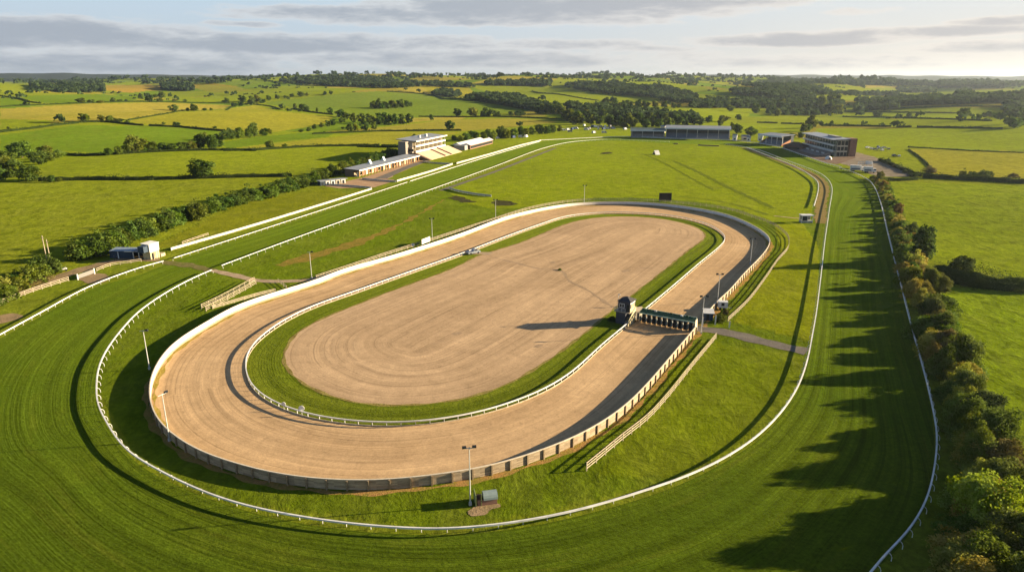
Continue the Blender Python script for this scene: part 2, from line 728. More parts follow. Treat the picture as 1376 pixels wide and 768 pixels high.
def z2(pts):
    return [(240 + x / 4, 90 + y / 4) for x, y in pts]


def z3(pts):
    return [(480 + x / 4, 90 + y / 4) for x, y in pts]


def z4(pts):
    return [(760 + x / 4, 90 + y / 4) for x, y in pts]


def z5(pts):
    return [(1032 + x / 4, 90 + y / 4) for x, y in pts]


YG = (.170, .190, .020)
BR = (.185, .215, .018)
MG = (.085, .140, .022)
BG = (.100, .140, .045)
ST = (.310, .225, .110)
OL = (.165, .178, .025)
SG = (.255, .215, .060)
fld(z1([(0, 75), (130, 85), (200, 100), (180, 135), (0, 150)]), YG)
fld(z1([(100, 155), (560, 145), (740, 175), (660, 190), (250, 195), (170, 180)]), MG)
fld(z1([(0, 165), (150, 190), (130, 205), (0, 210)]), MG)
fld(z1([(860, 135), (1340, 120), (1376, 128), (1376, 145), (1180, 150), (900, 175), (860, 165)]), OL)
fld(z1([(540, 98), (868, 96), (868, 126), (780, 130), (700, 140), (560, 124)]), (.34, .18, .10), .1)
fld(z1([(1000, 92), (1150, 88), (1290, 108), (1180, 118), (1040, 115)]), (.24, .15, .08), .1)
fld(z2([(120, 92), (330, 110), (400, 130), (200, 140), (100, 120)]), (.20, .16, .06), .1)
fld(z2([(0, 168), (280, 155), (560, 150), (620, 115), (1080, 112), (900, 135), (470, 185), (330, 165), (200, 190), (0, 188)]), YG)
fld(z1([(0, 225), (480, 197), (900, 190), (1250, 205), (1200, 225), (980, 240), (800, 265), (680, 280), (500, 275), (420, 285), (180, 290), (0, 310)]), ST, .25)
fld(z1([(0, 280), (300, 288), (230, 315), (0, 350)]), YG)
fld(z1([(690, 290), (900, 250), (1200, 228), (1290, 215), (1376, 205), (1480, 235), (1790, 268), (1760, 300), (1640, 325), (1480, 350), (1300, 345), (1200, 340), (1000, 322), (760, 308)]), SG, .35)
fld(z1([(0, 365), (180, 345), (400, 315), (760, 315), (1100, 335), (1200, 350), (1180, 400), (1000, 440), (560, 465), (350, 450), (0, 455)]), (.095, .155, .022), .12)
fld(z1([(200, 615), (210, 545), (350, 490), (600, 470), (1376, 455), (1480, 440), (2130, 435), (2150, 455), (2060, 460), (1840, 540), (1560, 580), (960, 603)]), YG, .5)
fld([(-200, 420), (0, 252), (55, 246), (344, 240), (400, 238), (440, 242), (420, 262), (350, 285), (250, 310), (150, 345), (0, 400)], OL, .8)
fld(z2([(200, 410), (420, 375), (780, 345), (850, 350), (800, 375), (560, 400), (270, 438)]), MG)
fld(z2([(270, 440), (560, 405), (900, 370), (1070, 345), (1376, 350), (1376, 370), (1200, 390), (1080, 415), (520, 430)]), SG)
fld(z3([(0, 440), (260, 430), (200, 455), (60, 470), (0, 500)]), YG)
fld(z3([(0, 360), (120, 350), (570, 350), (510, 365), (280, 385), (240, 415), (0, 415)]), SG)
fld(z3([(-200, 350), (120, 325), (260, 310), (480, 285), (800, 275), (1080, 290), (1060, 300), (760, 330), (560, 345), (130, 345)]), (.27, .20, .09), .2)
fld(z3([(280, 300), (300, 275), (600, 265), (560, 282), (360, 292)]), ST)
fld(z3([(1000, 255), (1100, 255), (1100, 280), (1060, 280)]), BR)
fld(z2([(470, 190), (900, 140), (1080, 130), (1376, 150), (1560, 185), (1900, 230), (1860, 240), (1360, 270), (1260, 270), (840, 262), (640, 218), (480, 205)]), BG, .1)
fld(z3([(600, 100), (900, 103), (1020, 105), (1150, 125), (1290, 175), (1300, 198), (1000, 180), (850, 150), (680, 130)]), YG)
fld(z3([(420, 75), (680, 70), (690, 95), (480, 95)]), MG)
fld(z3([(680, 70), (780, 75), (690, 96), (600, 90)]), (.30, .22, .10), .1)
fld(z3([(1220, 145), (1376, 150), (1376, 178), (1280, 172)]), BR)
fld(z3([(350, 108), (600, 110), (640, 150), (560, 165), (400, 150)]), (.25, .2, .05))
fld(z4([(300, 242), (680, 222), (1000, 225), (980, 268), (700, 268), (420, 262)]), BR)
fld(z4([(100, 145), (450, 170), (480, 190), (200, 190), (170, 180)]), YG)
fld(z4([(430, 80), (760, 110), (740, 128), (560, 105)]), YG)
fld(z4([(700, 80), (1080, 120), (1000, 132), (720, 100)]), MG)
fld(z4([(640, 138), (1180, 180), (1180, 192), (960, 187), (700, 172)]), YG)
fld(z4([(740, 298), (1000, 300), (1300, 310), (1290, 350), (1030, 362), (900, 320), (740, 310)]), BR)
fld(z5([(-120, 240), (200, 232), (400, 242), (380, 262), (0, 268)]), YG)
fld(z5([(-200, 268), (200, 265), (400, 270), (1200, 300), (1190, 322), (300, 308), (-200, 300)]), OL)
fld(z5([(400, 240), (1020, 248), (1020, 278), (460, 265)]), BR)
fld(z5([(500, 220), (1376, 218), (1476, 240), (700, 242)]), OL)
fld(z5([(600, 208), (1376, 196), (1476, 215), (600, 218)]), ST)
fld(z5([(260, 130), (600, 110), (840, 125), (830, 150), (500, 150)]), YG)
fld(z5([(240, 160), (700, 160), (640, 180), (260, 180)]), BR)
fld(z5([(880, 130), (1376, 120), (1376, 150), (1000, 160)]), YG)
fld(z5([(260, 330), (1240, 330), (1500, 350), (1500, 440), (1280, 450), (760, 430), (450, 420), (440, 400), (350, 370), (250, 360)]), BR, .3)
fld(z5([(760, 440), (1476, 455), (1476, 600), (1200, 600), (1060, 580), (900, 585), (830, 490)]), SG, .55)
fld(z5([(580, 480), (740, 440), (870, 540), (840, 575), (760, 555), (650, 510)]), YG, .5)
fld([(1186, 243), (1240, 246), (1476, 252), (1476, 375), (1376, 372), (1290, 362), (1240, 340), (1205, 300)], (.165, .20, .018), 1.0)
fld([(1250, 385), (1476, 392), (1600, 900), (1290, 900), (1310, 600), (1290, 520)], (.15, .205, .018), 1.1)
# inside the course: bright infield meadow, rough strips, worn scars
INF = [(600, 256), (660, 231), (744, 199), (800, 190), (900, 188), (975, 192), (1046, 215), (1091, 238), (1097, 256), (1090, 285), (1075, 300), (1035, 298), (1000, 284), (950, 272), (880, 266), (800, 266), (720, 278), (660, 280), (620, 272)]
fld([(300, 352), (450, 298), (600, 250), (1125, 230), (1125, 470), (1080, 540), (900, 650), (600, 712), (300, 672), (180, 610), (130, 520), (150, 440), (250, 370)], (.095, .130, .014), .45)
fld(INF, (.175, .205, .014), .12)
fld([(1040, 300), (1078, 300), (1100, 330), (1098, 460), (985, 432), (1050, 345)], (.175, .190, .012), .2)
fld([(905, 500), (960, 460), (1080, 478), (1070, 525), (980, 610), (900, 640), (800, 640)], (.125, .155, .013), .3)
fld([(232, 334), (500, 252), (530, 243), (640, 212), (725, 188), (730, 186), (640, 205), (533, 238), (420, 274), (200, 352)], (.14, .155, .016), .2)
fld([(330, 271), (440, 252), (470, 262), (300, 318), (200, 336), (215, 325)], (.150, .145, .018), .2)


def field_colours(x, y, z):
    px, py, f = project(x, y, z)
    n = len(x)
    # patchwork of fields from a jittered grid, in world space
    cs = 190.0
    wx_ = x + 60 * np.sin(y / 300) + 30 * np.sin(x / 210 + y / 170)
    wy_ = (y + 70 * np.sin(x / 340)) * .8
    gi, gj = np.floor(wx_ / cs).astype(int), np.floor(wy_ / cs).astype(int)
    best = np.full(n, 1e9)
    sec = np.full(n, 1e9)
    bid = np.zeros(n, int)
    for di in (-1, 0, 1):
        for dj in (-1, 0, 1):
            a, b_ = gi + di, gj + dj
            h = (a * 73856093) ^ (b_ * 19349663)
            h1 = ((h * 2654435761) & 0xffffff) / 0xffffff
            h2 = ((h * 40503 + 977) & 0xffff) / 0xffff
            qx, qy = (a + .15 + .7 * h1) * cs, (b_ + .15 + .7 * h2) * cs
            d = np.maximum(np.abs(wx_ - qx), np.abs(wy_ - qy)) * .6 + np.hypot(wx_ - qx, wy_ - qy) * .4
            nb = d < best
            sec = np.where(nb, best, np.minimum(sec, d))
            best = np.where(nb, d, best)
            bid = np.where(nb, h, bid)
    pal = np.array([YG, MG, OL, SG, BG, YG, ST, MG, OL, (.22, .15, .08), YG, BR], float)
    k = ((bid * 2246822519) & 0xffffffff) % len(pal)
    c = pal[k] * np.array([.82, .82, .30])
    t = np.full(n, .2)
    nearcam = (x * x + y * y) < 420 ** 2
    c[nearcam] = G_PAST
    t[nearcam] = .6
    far = (x * x + y * y) > 7600 ** 2
    c[far] = (.022, .034, .016)
    t[far] = -1
    traced = nearcam | far
    front = f > 2
    for poly, cc, tt in FIELDS:
        m = in_poly(px, py, poly) & front & ~far
        # the course itself only lies on the flat
        c[m] = cc
        t[m] = tt
        traced |= m
    return c, t, sec - best, traced


def build_terrain():
    azs = np.concatenate([np.arange(-180, -42, 3.0), np.arange(-42, 42, .10), np.arange(42, 180, 3.0)])
    rs = np.concatenate([[2, 25, 45], np.geomspace(60, 240, 110)[:-1], np.geomspace(240, 3000, 300)[:-1], np.geomspace(3000, 12500, 110)])
    A, Rr = np.meshgrid(np.radians(azs), rs)
    X, Y = (Rr * np.sin(A)).ravel(), (Rr * np.cos(A)).ravel()
    Z = height(X, Y)
    c, t, edge, tr = field_colours(X, Y, Z)
    nr, na = len(rs), len(azs)
    i = np.arange(nr - 1)[:, None] * na
    j = np.arange(na)[None, :]
    j2 = (j + 1) % na
    q = np.stack([i + j, i + j2, i + na + j2, i + na + j], -1).reshape(-1, 4)
    me = bpy.data.meshes.new('ground')
    nv, nf = len(X), len(q)
    me.vertices.add(nv)
    me.vertices.foreach_set('co', np.stack([X, Y, Z], 1).astype(np.float32).ravel())
    me.loops.add(nf * 4)
    me.loops.foreach_set('vertex_index', q[:, ::-1].astype(np.int32).ravel())
    me.polygons.add(nf)
    me.polygons.foreach_set('loop_start', np.arange(0, nf * 4, 4, dtype=np.int32))
    me.polygons.foreach_set('use_smooth', np.ones(nf, bool))
    at = me.attributes.new('fieldcol', 'FLOAT_COLOR', 'POINT')
    at.data.foreach_set('color', np.concatenate([c, t[:, None]], 1).astype(np.float32).ravel())
    me.update()
    me.validate()
    me.materials.append(M_TER)
    o = bpy.data.objects.new('ground', me)
    col.objects.link(o)
    return struct(o)


build_terrain()


# ------------------------------------------------------------------ ribbons and sheets (flat course)
def PW(pts, z=0.0):
    return [P(a[0], a[1], a[2] if len(a) > 2 else z) for a in pts]


def ribbon(name, A, B, z, mat, nacross=8, width_uv=True, wob=0.0):
    """A, B: matched (n,2) arrays"""
    A, B = np.asarray(A), np.asarray(B)
    n = len(A)
    L = np.concatenate([[0], np.cumsum(np.linalg.norm(np.diff((A + B) / 2, axis=0), axis=1))])
    v, f, uv = [], [], []
    for i in range(n):
        w = np.linalg.norm(B[i] - A[i])
        for k in range(nacross + 1):
            t = k / nacross
            p = A[i] * (1 - t) + B[i] * t
            if wob and k in (0, nacross):
                p = p + (B[i] - A[i]) / max(w, .01) * wob * (math.sin(L[i] * .9 + k) * .5 + math.sin(L[i] * .37 + 2 * k) * .5)
            v.append((p[0], p[1], z))
    me = bpy.data.meshes.new(name)
    m = nacross + 1
    for i in range(n - 1):
        for k in range(nacross):
            f.append((i * m + k, i * m + k + 1, (i + 1) * m + k + 1, (i + 1) * m + k))
            wa, wb = np.linalg.norm(B[i] - A[i]), np.linalg.norm(B[i + 1] - A[i + 1])
            uv += [(k / nacross * wa, L[i]), ((k + 1) / nacross * wa, L[i]), ((k + 1) / nacross * wb, L[i + 1]), (k / nacross * wb, L[i + 1])]
    # make faces look up
    a, b_, c_ = Vector(v[f[0][0]]), Vector(v[f[0][1]]), Vector(v[f[0][2]])
    if (b_ - a).cross(c_ - a).z < 0:
        f = [tuple(reversed(q)) for q in f]
        uv = [uv[i * 4 + 3 - j] for i in range(len(f)) for j in range(4)]
    me.from_pydata(v, [], f)
    u = me.uv_layers.new(name='lane')
    u.data.foreach_set('uv', [c for p in uv for c in p])
    me.materials.append(mat)
    o = bpy.data.objects.new(name, me)
    col.objects.link(o)
    return struct(o)


def matched(pairs, step, closed):
    four = [(*a, *b) for a, b in pairs]
    q = catmull(four, step, closed)
    if closed:
        q = np.vstack([q, q[:1]])
    return q[:, :2], q[:, 2:]


def sheet(name, pts, z, mat, step=3.0, wob=.5, smoothit=True):
    """irregular flat patch from outline points (world)"""
    q = catmull(pts, step, True) if smoothit else np.array(pts)
    if wob:
        L = np.arange(len(q))
        n = np.roll(q, -1, 0) - np.roll(q, 1, 0)
        n = np.stack([n[:, 1], -n[:, 0]], 1) / (np.linalg.norm(n, axis=1)[:, None] + 1e-6)
        q = q + n * (wob * (np.sin(L * 1.7) * .5 + np.sin(L * .63 + 1) * .5))[:, None]
    me = bpy.data.meshes.new(name)
    area = np.sum(q[:, 0] * np.roll(q[:, 1], -1) - np.roll(q[:, 0], -1) * q[:, 1])
    if area < 0:
        q = q[::-1]
    import mathutils.geometry as mg
    tris = mg.tessellate_polygon([[Vector((a, b, 0)) for a, b in q]])
    f = []
    for t in tris:
        a, b_, c_ = [Vector((*q[i], 0)) for i in t]
        f.append(tuple(t) if (b_ - a).cross(c_ - a).z > 0 else tuple(reversed(t)))
    me.from_pydata([(a, b, z) for a, b in q], [], f)
    u = me.uv_layers.new(name='lane')
    uvs = []
    for p in me.polygons:
        for vi in p.vertices:
            uvs += [q[vi][0], q[vi][1]]
    u.data.foreach_set('uv', uvs)
    me.materials.append(mat)
    o = bpy.data.objects.new(name, me)
    col.objects.link(o)
    return struct(o)


RZ = 1.2
TURF = [((744, 193.9), (725, 189)), ((660, 224.3), (640, 213)), ((524, 273.5), (497.5, 260.5)), ((387.5, 322.5), (360, 305)), ((297.5, 356), (233.7, 346)),
        ((264, 370.5), (190, 363)), ((219, 394.6), (122, 383)), ((187, 417), (52.3, 420)), ((157, 447), (-30, 465)), ((140, 474), (-110, 520)),
        ((131, 505), (-200, 600)), ((131, 540), (-260, 720)), ((142.5, 565), (-200, 830)), ((182.5, 612.5), (-60, 930)), ((244, 646), (80, 960)),
        ((368, 686), (300, 1000)), ((527, 706.6), (560, 1010)), ((661, 704), (800, 980)), ((794.5, 679), (960, 920)), ((920, 639), (1080, 850)),
        ((1016, 585.6), (1163.5, 768)), ((1050, 552), (1217, 716)), ((1076.5, 512), (1250, 650)), ((1092.5, 445), (1255, 560)), ((1103.5, 368), (1225.5, 440)),
        ((1108.5, 323.6), (1207, 368)), ((1114.4, 281.8), (1192, 308.6)), ((1117.7, 250), (1174, 249)), ((1110, 238), (1142, 229)), ((1090, 227), (1122, 221)),
        ((1054, 214), (1085, 210)), ((1015, 200), (1046, 196.8)), ((975, 193), (984, 188.5)), ((900, 191), (900, 185.5)), ((822, 187.5), (810, 184.5))]
tA, tB = matched([(P(*a, RZ), P(*b, RZ)) for a, b in TURF], 3.0, True)
ribbon('turf_course', tA, tB, .008, M_TURF, 10)

# sand track: outer barrier traced at its top (2 m), inner rail at 1 m
FH = 1.72
S_OUT = [(200, 525), (203.7, 547.5), (212.5, 565), (227.5, 580), (245, 592.5), (275, 609), (310, 620), (345, 630), (375, 637), (455, 645), (495, 645.5), (540, 643), (595, 636), (664, 625),
         (707.5, 611), (760, 592.5), (795, 575), (835, 549), (870, 515), (900, 480), (935, 439), (950, 421), (962, 406), (980, 390), (1000, 367), (1020, 347), (1032, 332), (1035, 321), (1027, 312),
         (1005, 299), (970, 286), (905, 275), (850, 271), (810, 271), (770, 273), (725, 280), (680, 291), (615, 315), (520, 345), (462, 361), (420, 377.5), (385, 387.5), (365, 394), (330, 405),
         (305, 416), (280, 431), (257, 444), (230, 463), (212.5, 485), (203, 505)]
S_IN = [(329, 487.5), (332.5, 507.5), (345, 525), (370, 540), (395, 550), (430, 559), (464, 563.5), (510, 567), (557, 566), (607, 560), (664, 547.5), (682.5, 541), (730, 522.5), (770, 497.5), (805, 465),
        (852.5, 426), (869, 412.5), (905, 382.5), (940, 352.5), (970, 327.5), (975, 319), (971, 312.5), (950, 300), (910, 290), (865, 285.5), (815, 284.5), (765, 289), (725, 301), (675, 319),
        (620, 340), (570, 357.5), (520, 375), (475, 391), (420, 410), (375, 432.5), (350, 451), (340, 460), (330, 477.5)]
S_INF = [(380, 477.5), (385, 497.5), (407.5, 515), (430, 527.5), (465, 539), (510, 545), (560, 544.5), (607, 539), (664, 525), (675, 520), (720, 495), (760, 467.5), (795, 440), (826, 414), (855, 392.5),
         (890, 365), (930, 332.5), (947, 321), (947, 313), (930, 303), (890, 294), (855, 291), (820, 291), (785, 294.5), (760, 301), (695, 327.5), (645, 342.5), (610, 360), (545, 384), (520, 393),
         (475, 411), (430, 429), (398, 447), (387.5, 460)]
out_c = catmull(PW(S_OUT, FH), 1.0, True)
in_c = catmull(PW(S_IN, 1.0), 1.0, True)
inf_c = catmull(PW(S_INF, 0), 1.0, True)


def smooth_closed(c, k):
    for _ in range(k):
        c = .25 * np.roll(c, 1, 0) + .5 * c + .25 * np.roll(c, -1, 0)
    return c


out_c, in_c, inf_c = smooth_closed(out_c, 40), smooth_closed(in_c, 40), smooth_closed(inf_c, 40)
# match inner/infield/outer curves through the capsule's spine: nearest index walk
axis0, axis1 = np.array(P(560, 470)), np.array(P(890, 305))
ax = (axis1 - axis0) / np.linalg.norm(axis1 - axis0)
AXL = np.linalg.norm(axis1 - axis0)


def spine(p):
    t = np.clip(((p - axis0) @ ax), 0, AXL)
    return axis0 + t[:, None] * ax


def cast(src, dst):
    """for each src point find the dst curve point along the ray spine->src"""
    s = spine(src)
    d = src - s
    d /= np.linalg.norm(d, axis=1)[:, None]
    res = []
    for p0, dd in zip(s, d):
        rel = dst - p0
        along = rel @ dd
        perp = np.abs(rel[:, 0] * dd[1] - rel[:, 1] * dd[0])
        cost = np.where(along > 0, perp, 1e9)
        res.append(p0 + dd * along[int(cost.argmin())])
    return np.array(res)


oc = np.vstack([out_c, out_c[:1]])
ic = cast(oc, in_c)
fc = cast(oc, inf_c)
for arr in (ic, fc):
    arr[:-1] = smooth_closed(arr[:-1], 3)
    arr[-1] = arr[0]
ribbon('sand_track', oc, ic, .016, M_SAND, 8)
M_RING = mat_turf((.058, .070, .005), (.085, .088, .009))
M_RING.name = 'ring_turf'
ribbon('grass_ring', ic, fc, .024, M_RING, 5)
sp = spine(fc)
ribbon('infield_sand', fc, fc * 0 + sp * 1.0, .032, M_SAND2, 10, wob=0)
M_DRY = mat_ground('dry_weeds', (.20, .16, .035), (.30, .17, .06), .6, 3, .6)
nrm = oc - spine(oc)
nrm /= np.linalg.norm(nrm, axis=1)[:, None]
ribbon('weed_verge', oc + nrm * .15, oc + nrm * 1.3, .012, M_DRY, 2, wob=.5)
ribbon('weed_verge', oc - nrm * .15, oc - nrm * 1.0, .040, mat_ground('ochre_weeds', (.22, .18, .03), (.32, .23, .07), .6, 3, .3), 2, wob=.45)
fn = fc - sp
fn /= np.linalg.norm(fn, axis=1)[:, None]
ribbon('weed_edge', fc - fn * .3, fc + fn * .35, .044, mat_ground('dry_edge', (.25, .21, .06), (.17, .13, .04), .4, 2, .3), 2, wob=.25)

M_PATH = mat_ground('gravel_path', (.30, .22, .14), (.38, .29, .19), .5, 4, .15)
M_ASPH = mat_ground('old_asphalt', (.13, .115, .10), (.17, .15, .125), .3, 3, .1)
M_DIRT = mat_ground('bare_earth', (.27, .19, .11), (.20, .15, .08), .25, 2.5, .4)
M_MUD = mat_ground('wet_mud', (.035, .035, .018), (.075, .07, .025), .5, 2, .4)
M_WORN = mat_ground('worn_grass', (.24, .16, .035), (.15, .135, .02), .35, 1.5, .3)


def path(name, pts, w, z, mat, wob=.3):
    q = catmull(PW(pts), 1.5)
    d = np.gradient(q, axis=0)
    d /= np.linalg.norm(d, axis=1)[:, None]
    n = np.stack([-d[:, 1], d[:, 0]], 1)
    return ribbon(name, q + n * w / 2, q - n * w / 2, z, mat, 2, wob=wob)


path('crossing_path', [(284, 363), (310, 368.5), (342, 376), (375, 378), (417, 375.5), (450, 367)], 3.0, .050, M_PATH)
path('worn_crossing', [(212, 351), (250, 356), (284, 363)], 4.0, .054, mat_ground('trodden_grass', (.12, .12, .03), (.17, .14, .06), .4, 2, .2), .8)
path('crossing_path', [(936, 441), (950, 443), (975, 446), (1025, 459), (1084, 472)], 4.5, .050, M_ASPH, .5)
path('service_path', [(592, 256), (630, 243), (660, 232.5), (700, 217), (746, 199)], 3.0, .050, M_ASPH)
path('dirt_track', [(1103, 300), (1103.5, 272), (1108, 252), (1101, 240), (1085, 231), (1050, 217), (1020, 206), (1000, 199)], 5.0, .050, mat_ground('dirt_lane', (.24, .17, .07), (.19, .15, .05), .3, 2, .3), .8)
sheet('earth_strip', PW([(-20, 415), (40, 392), (90, 373), (120, 363), (160, 352), (215, 350), (200, 344), (160, 347), (120, 356), (70, 372), (0, 402)]), .046, M_DIRT, 2, .6)
sheet('earth_strip', PW([(104, 372), (127, 367), (150, 374), (135, 380), (118, 380)]), .047, M_DIRT, 1.5, .5)
sheet('earth_strip', PW([(-10, 425), (20, 421), (28, 427), (5, 434), (-15, 437)]), .047, M_DIRT, 1.5, .5)
sheet('worn_strip', PW([(366, 356), (385, 350), (430, 337), (480, 322), (530, 303), (596, 268), (590, 273), (540, 302), (480, 330), (430, 345), (380, 358)]), .046, M_WORN, 2.5, 1.6)
sheet('drainage_hollow', PW([(660, 271), (672, 269), (690, 272), (697, 274.5), (685, 276), (668, 276)]), .050, M_MUD, 2, 1.2)
sheet('drainage_hollow', PW([(604, 265), (612, 263), (630, 268), (640, 271), (625, 272), (610, 269)]), .050, M_MUD, 2, 1.4)
sheet('drainage_hollow', PW([(805, 206), (818, 204), (822, 206), (812, 207.5)]), .050, M_MUD, 4, 1.0)
sheet('forecourt', PW([(436, 250), (458, 245), (486, 239), (560, 215.5), (578, 216), (560, 222), (528, 236), (530, 243.5), (502, 252), (455, 253)]), .050, mat_ground('brown_gravel', (.32, .20, .12), (.38, .26, .16), .2, 2, .1), 3, 0, False)
sheet('paddock_lane', PW([(500, 241), (556, 219), (577, 216), (545, 228), (520, 240)]), .056, M_ASPH, 3, 0, False)
sheet('infill_lawn', PW([(520, 241), (548, 229), (572, 220), (608, 219), (575, 230), (533, 241.5)]), .060, mat_ground('lawn', (.15, .19, .015), (.13, .17, .015), .1, 2, .1), 3, 0, False)
sheet('car_park', PW([(1118, 214), (1145, 204), (1160, 207), (1190, 216), (1225, 231), (1222, 237), (1185, 237), (1150, 226)]), .050, mat_ground('gravel', (.24, .20, .15), (.17, .14, .10), .15, 2, .2), 3, 1)
sheet('stand_apron', PW([(1050, 199), (1080, 199), (1120, 212), (1146, 207), (1150, 212), (1125, 221), (1108, 218)]), .058, mat_ground('brown_tarmac', (.16, .11, .08), (.19, .14, .10), .15, 2, .1), 3, 0, False)

M_TYRE = mat_ground('damp_sand', (.29, .205, .125), (.33, .235, .15), .5, 3, .2)
path('tyre_track', [(665, 346), (695, 353.5), (725, 361), (752, 363), (765, 377), (790, 390), (815, 407), (824, 413)], .9, .050, M_TYRE, .35)
for k, pts in enumerate(([(834, 364), (843, 362), (848, 363), (838, 366)], [(716, 466), (722, 462.5), (731, 463), (721, 467)], [(606, 448), (612, 446), (622, 447), (611, 450)], [(738, 352), (744, 351), (747, 353), (740, 354)])):
    sheet('damp_patch', PW(pts), .050, M_TYRE, .8, .25)

# faint vehicle tracks across the infield meadow
M_RUT = mat_ground('rutted_grass', (.10, .125, .012), (.125, .15, .014), .3, 2, .4)
path('grass_track', [(905, 216), (940, 232), (975, 250), (1010, 266), (1040, 280)], 3.2, .046, M_RUT, .9)
path('grass_track', [(862, 206), (890, 218), (930, 240), (960, 256)], 1.6, .046, M_RUT, .7)
path('grass_track', [(850, 262), (910, 264), (975, 272), (1030, 288)], 1.6, .046, M_RUT, .7)
path('grass_track', [(1094, 268), (1100, 290), (1100, 330)], 1.4, .046, M_RUT, .7)
path('grass_track', [(850, 400), (905, 357), (950, 327), (960, 316), (953, 306)], 1.2, .070, M_RUT, .3)


# ------------------------------------------------------------------ rails and fences
def frames_along(q, spacing, closed=False):
    L = np.concatenate([[0], np.cumsum(np.linalg.norm(np.diff(q, axis=0), axis=1))])
    n = max(1, int(round(L[-1] / spacing)))
    t = np.linspace(0, L[-1], n + 1)
    if closed:
        t = t[:-1]
    p = np.stack([np.interp(t, L, q[:, j]) for j in range(2)], 1)
    e = 0.5
    a = np.stack([np.interp(np.minimum(t + e, L[-1]), L, q[:, j]) for j in range(2)], 1)
    b = np.stack([np.interp(np.maximum(t - e, 0), L, q[:, j]) for j in range(2)], 1)
    d = a - b
    ang = np.arctan2(d[:, 1], d[:, 0])
    return p, ang


def place_posts(root, q, spacing, pmesh_mb, mat, closed=False, cap=100):
    p, ang = frames_along(q, spacing, closed)
    order = np.argsort(np.hypot(p[:, 0], p[:, 1]))
    me = pmesh_mb.mesh('post', mat)
    loc = root.location
    for i in order[:cap]:
        o = bpy.data.objects.new('post', me)
        col.objects.link(o)
        o.parent = root
        o.location = (p[i][0] - loc.x, p[i][1] - loc.y, 0)
        o.rotation_euler = (0, 0, ang[i])
    rest = order[cap:]
    if len(rest):
        mb = MB()
        for i in rest:
            Mx = Matrix.Translation((p[i][0] - loc.x, p[i][1] - loc.y, 0)) @ Matrix.Rotation(ang[i], 4, 'Z')
            b = len(mb.v)
            mb.v += [tuple(Mx @ Vector(v)) for v in pmesh_mb.v]
            mb.f += [tuple(b + k for k in f) for f in pmesh_mb.f]
            mb.uv += pmesh_mb.uv
        o = mb.build('post', mat, root)
        o['kind'] = 'stuff'


def strip_wall(q, z0, z1, th, off, loc, closed=False):
    """thin solid wall following q; uv in metres"""
    mb = MB()
    d = np.gradient(q, axis=0)
    d /= np.linalg.norm(d, axis=1)[:, None] + 1e-9
    n = np.stack([-d[:, 1], d[:, 0]], 1)
    a = q + n * (off - th / 2) - np.array([loc.x, loc.y])
    b = q + n * (off + th / 2) - np.array([loc.x, loc.y])
    L = np.concatenate([[0], np.cumsum(np.linalg.norm(np.diff(q, axis=0), axis=1))])
    N = len(q)
    for i in range(N):
        mb.v += [(*a[i], z0), (*a[i], z1), (*b[i], z1), (*b[i], z0)]
    for i in range(N - 1):
        for k in range(4):
            k2 = (k + 1) % 4
            mb.f.append((i * 4 + k, i * 4 + k2, (i + 1) * 4 + k2, (i + 1) * 4 + k))
            h = [z0, z1, z1, z0]
            mb.uv.append([(L[i], h[k]), (L[i], h[k2]), (L[i + 1], h[k2]), (L[i + 1], h[k])])
    mb.f.append((0, 1, 2, 3))
    mb.uv.append([(0, 0)] * 4)
    e = (N - 1) * 4
    mb.f.append((e + 3, e + 2, e + 1, e))
    mb.uv.append([(0, 0)] * 4)
    return mb


def running_rail(pts, label, side=1, h=RZ, spacing=3.6, rail_h=.24, rail_w=.24, closed=False, zt=None, q=None, group=None):
    if q is None:
        q = catmull(PW(pts, h if zt is None else zt), 1.5, closed)
        if len(q) > 12:
            k = q.copy()
            for _ in range(6):
                k[1:-1] = .25 * k[:-2] + .5 * k[1:-1] + .25 * k[2:]
            q = k
    root = empty('running_rail', (q[0][0], q[0][1], 0), label, 'rail', group)
    strip_wall(q, h - rail_h, h, rail_w, 0, root.location).build('rail', M_WHITE, root)
    mb = MB()
    s = side
    mb.tube([(0, .55 * s, -.1), (0, .55 * s, .55), (0, .42 * s, .85), (0, .10 * s, h - rail_h * .5)], .055, 5)
    place_posts(root, q, spacing, mb, M_WHITE)
    return root, q


IN_RAIL = [(284, 362), (264, 370.5), (241, 382), (219, 394.6), (187, 417), (162.5, 442.5), (142.5, 470), (132.5, 492.5), (129.5, 515), (131, 540), (142.5, 565), (162.5, 595), (182.5, 612.5), (215, 631), (244, 646),
           (301, 669), (368, 686), (460, 700.5), (527, 706.6), (594, 709), (661, 704), (727.6, 694), (794.5, 679), (861, 659), (920, 639), (973, 614), (1016, 585.6), (1050, 552), (1072.5, 517.5), (1085, 482.5),
           (1092.5, 445), (1097, 420), (1103.5, 368), (1108.5, 323.6), (1114.4, 281.8), (1117.7, 250), (1110, 238), (1097, 230), (1054, 214), (1015, 200), (975, 193)]
running_rail(IN_RAIL, 'long white rail looping round the inside of the near bend of the turf course', 1)
running_rail([(1163.5, 775), (1193.6, 739), (1217, 716), (1244, 672.5), (1257, 619), (1259, 579), (1254, 549), (1245.5, 512), (1235.4, 474.5), (1225.5, 440), (1207, 368), (1192, 308.6), (1183.8, 273.4), (1174, 249), (1166, 240.5), (1142, 229), (1127.7, 225)],
             'white rail beside the dark hedgerow on the right edge of the course', -1)
running_rail([(219.5, 350), (190, 358), (122, 383), (52.3, 420), (8.7, 443.5), (-60, 482)], 'white outer rail across the far left of the home bend', -1)
running_rail([(297.5, 356), (387.5, 322.5), (453, 299), (524, 273.5), (592, 249.5), (660, 225), (735, 197.5), (772, 190), (821.5, 187), (900, 190)], 'long white inner rail of the left home straight', -1, rail_h=.20, rail_w=.22, spacing=4.5)
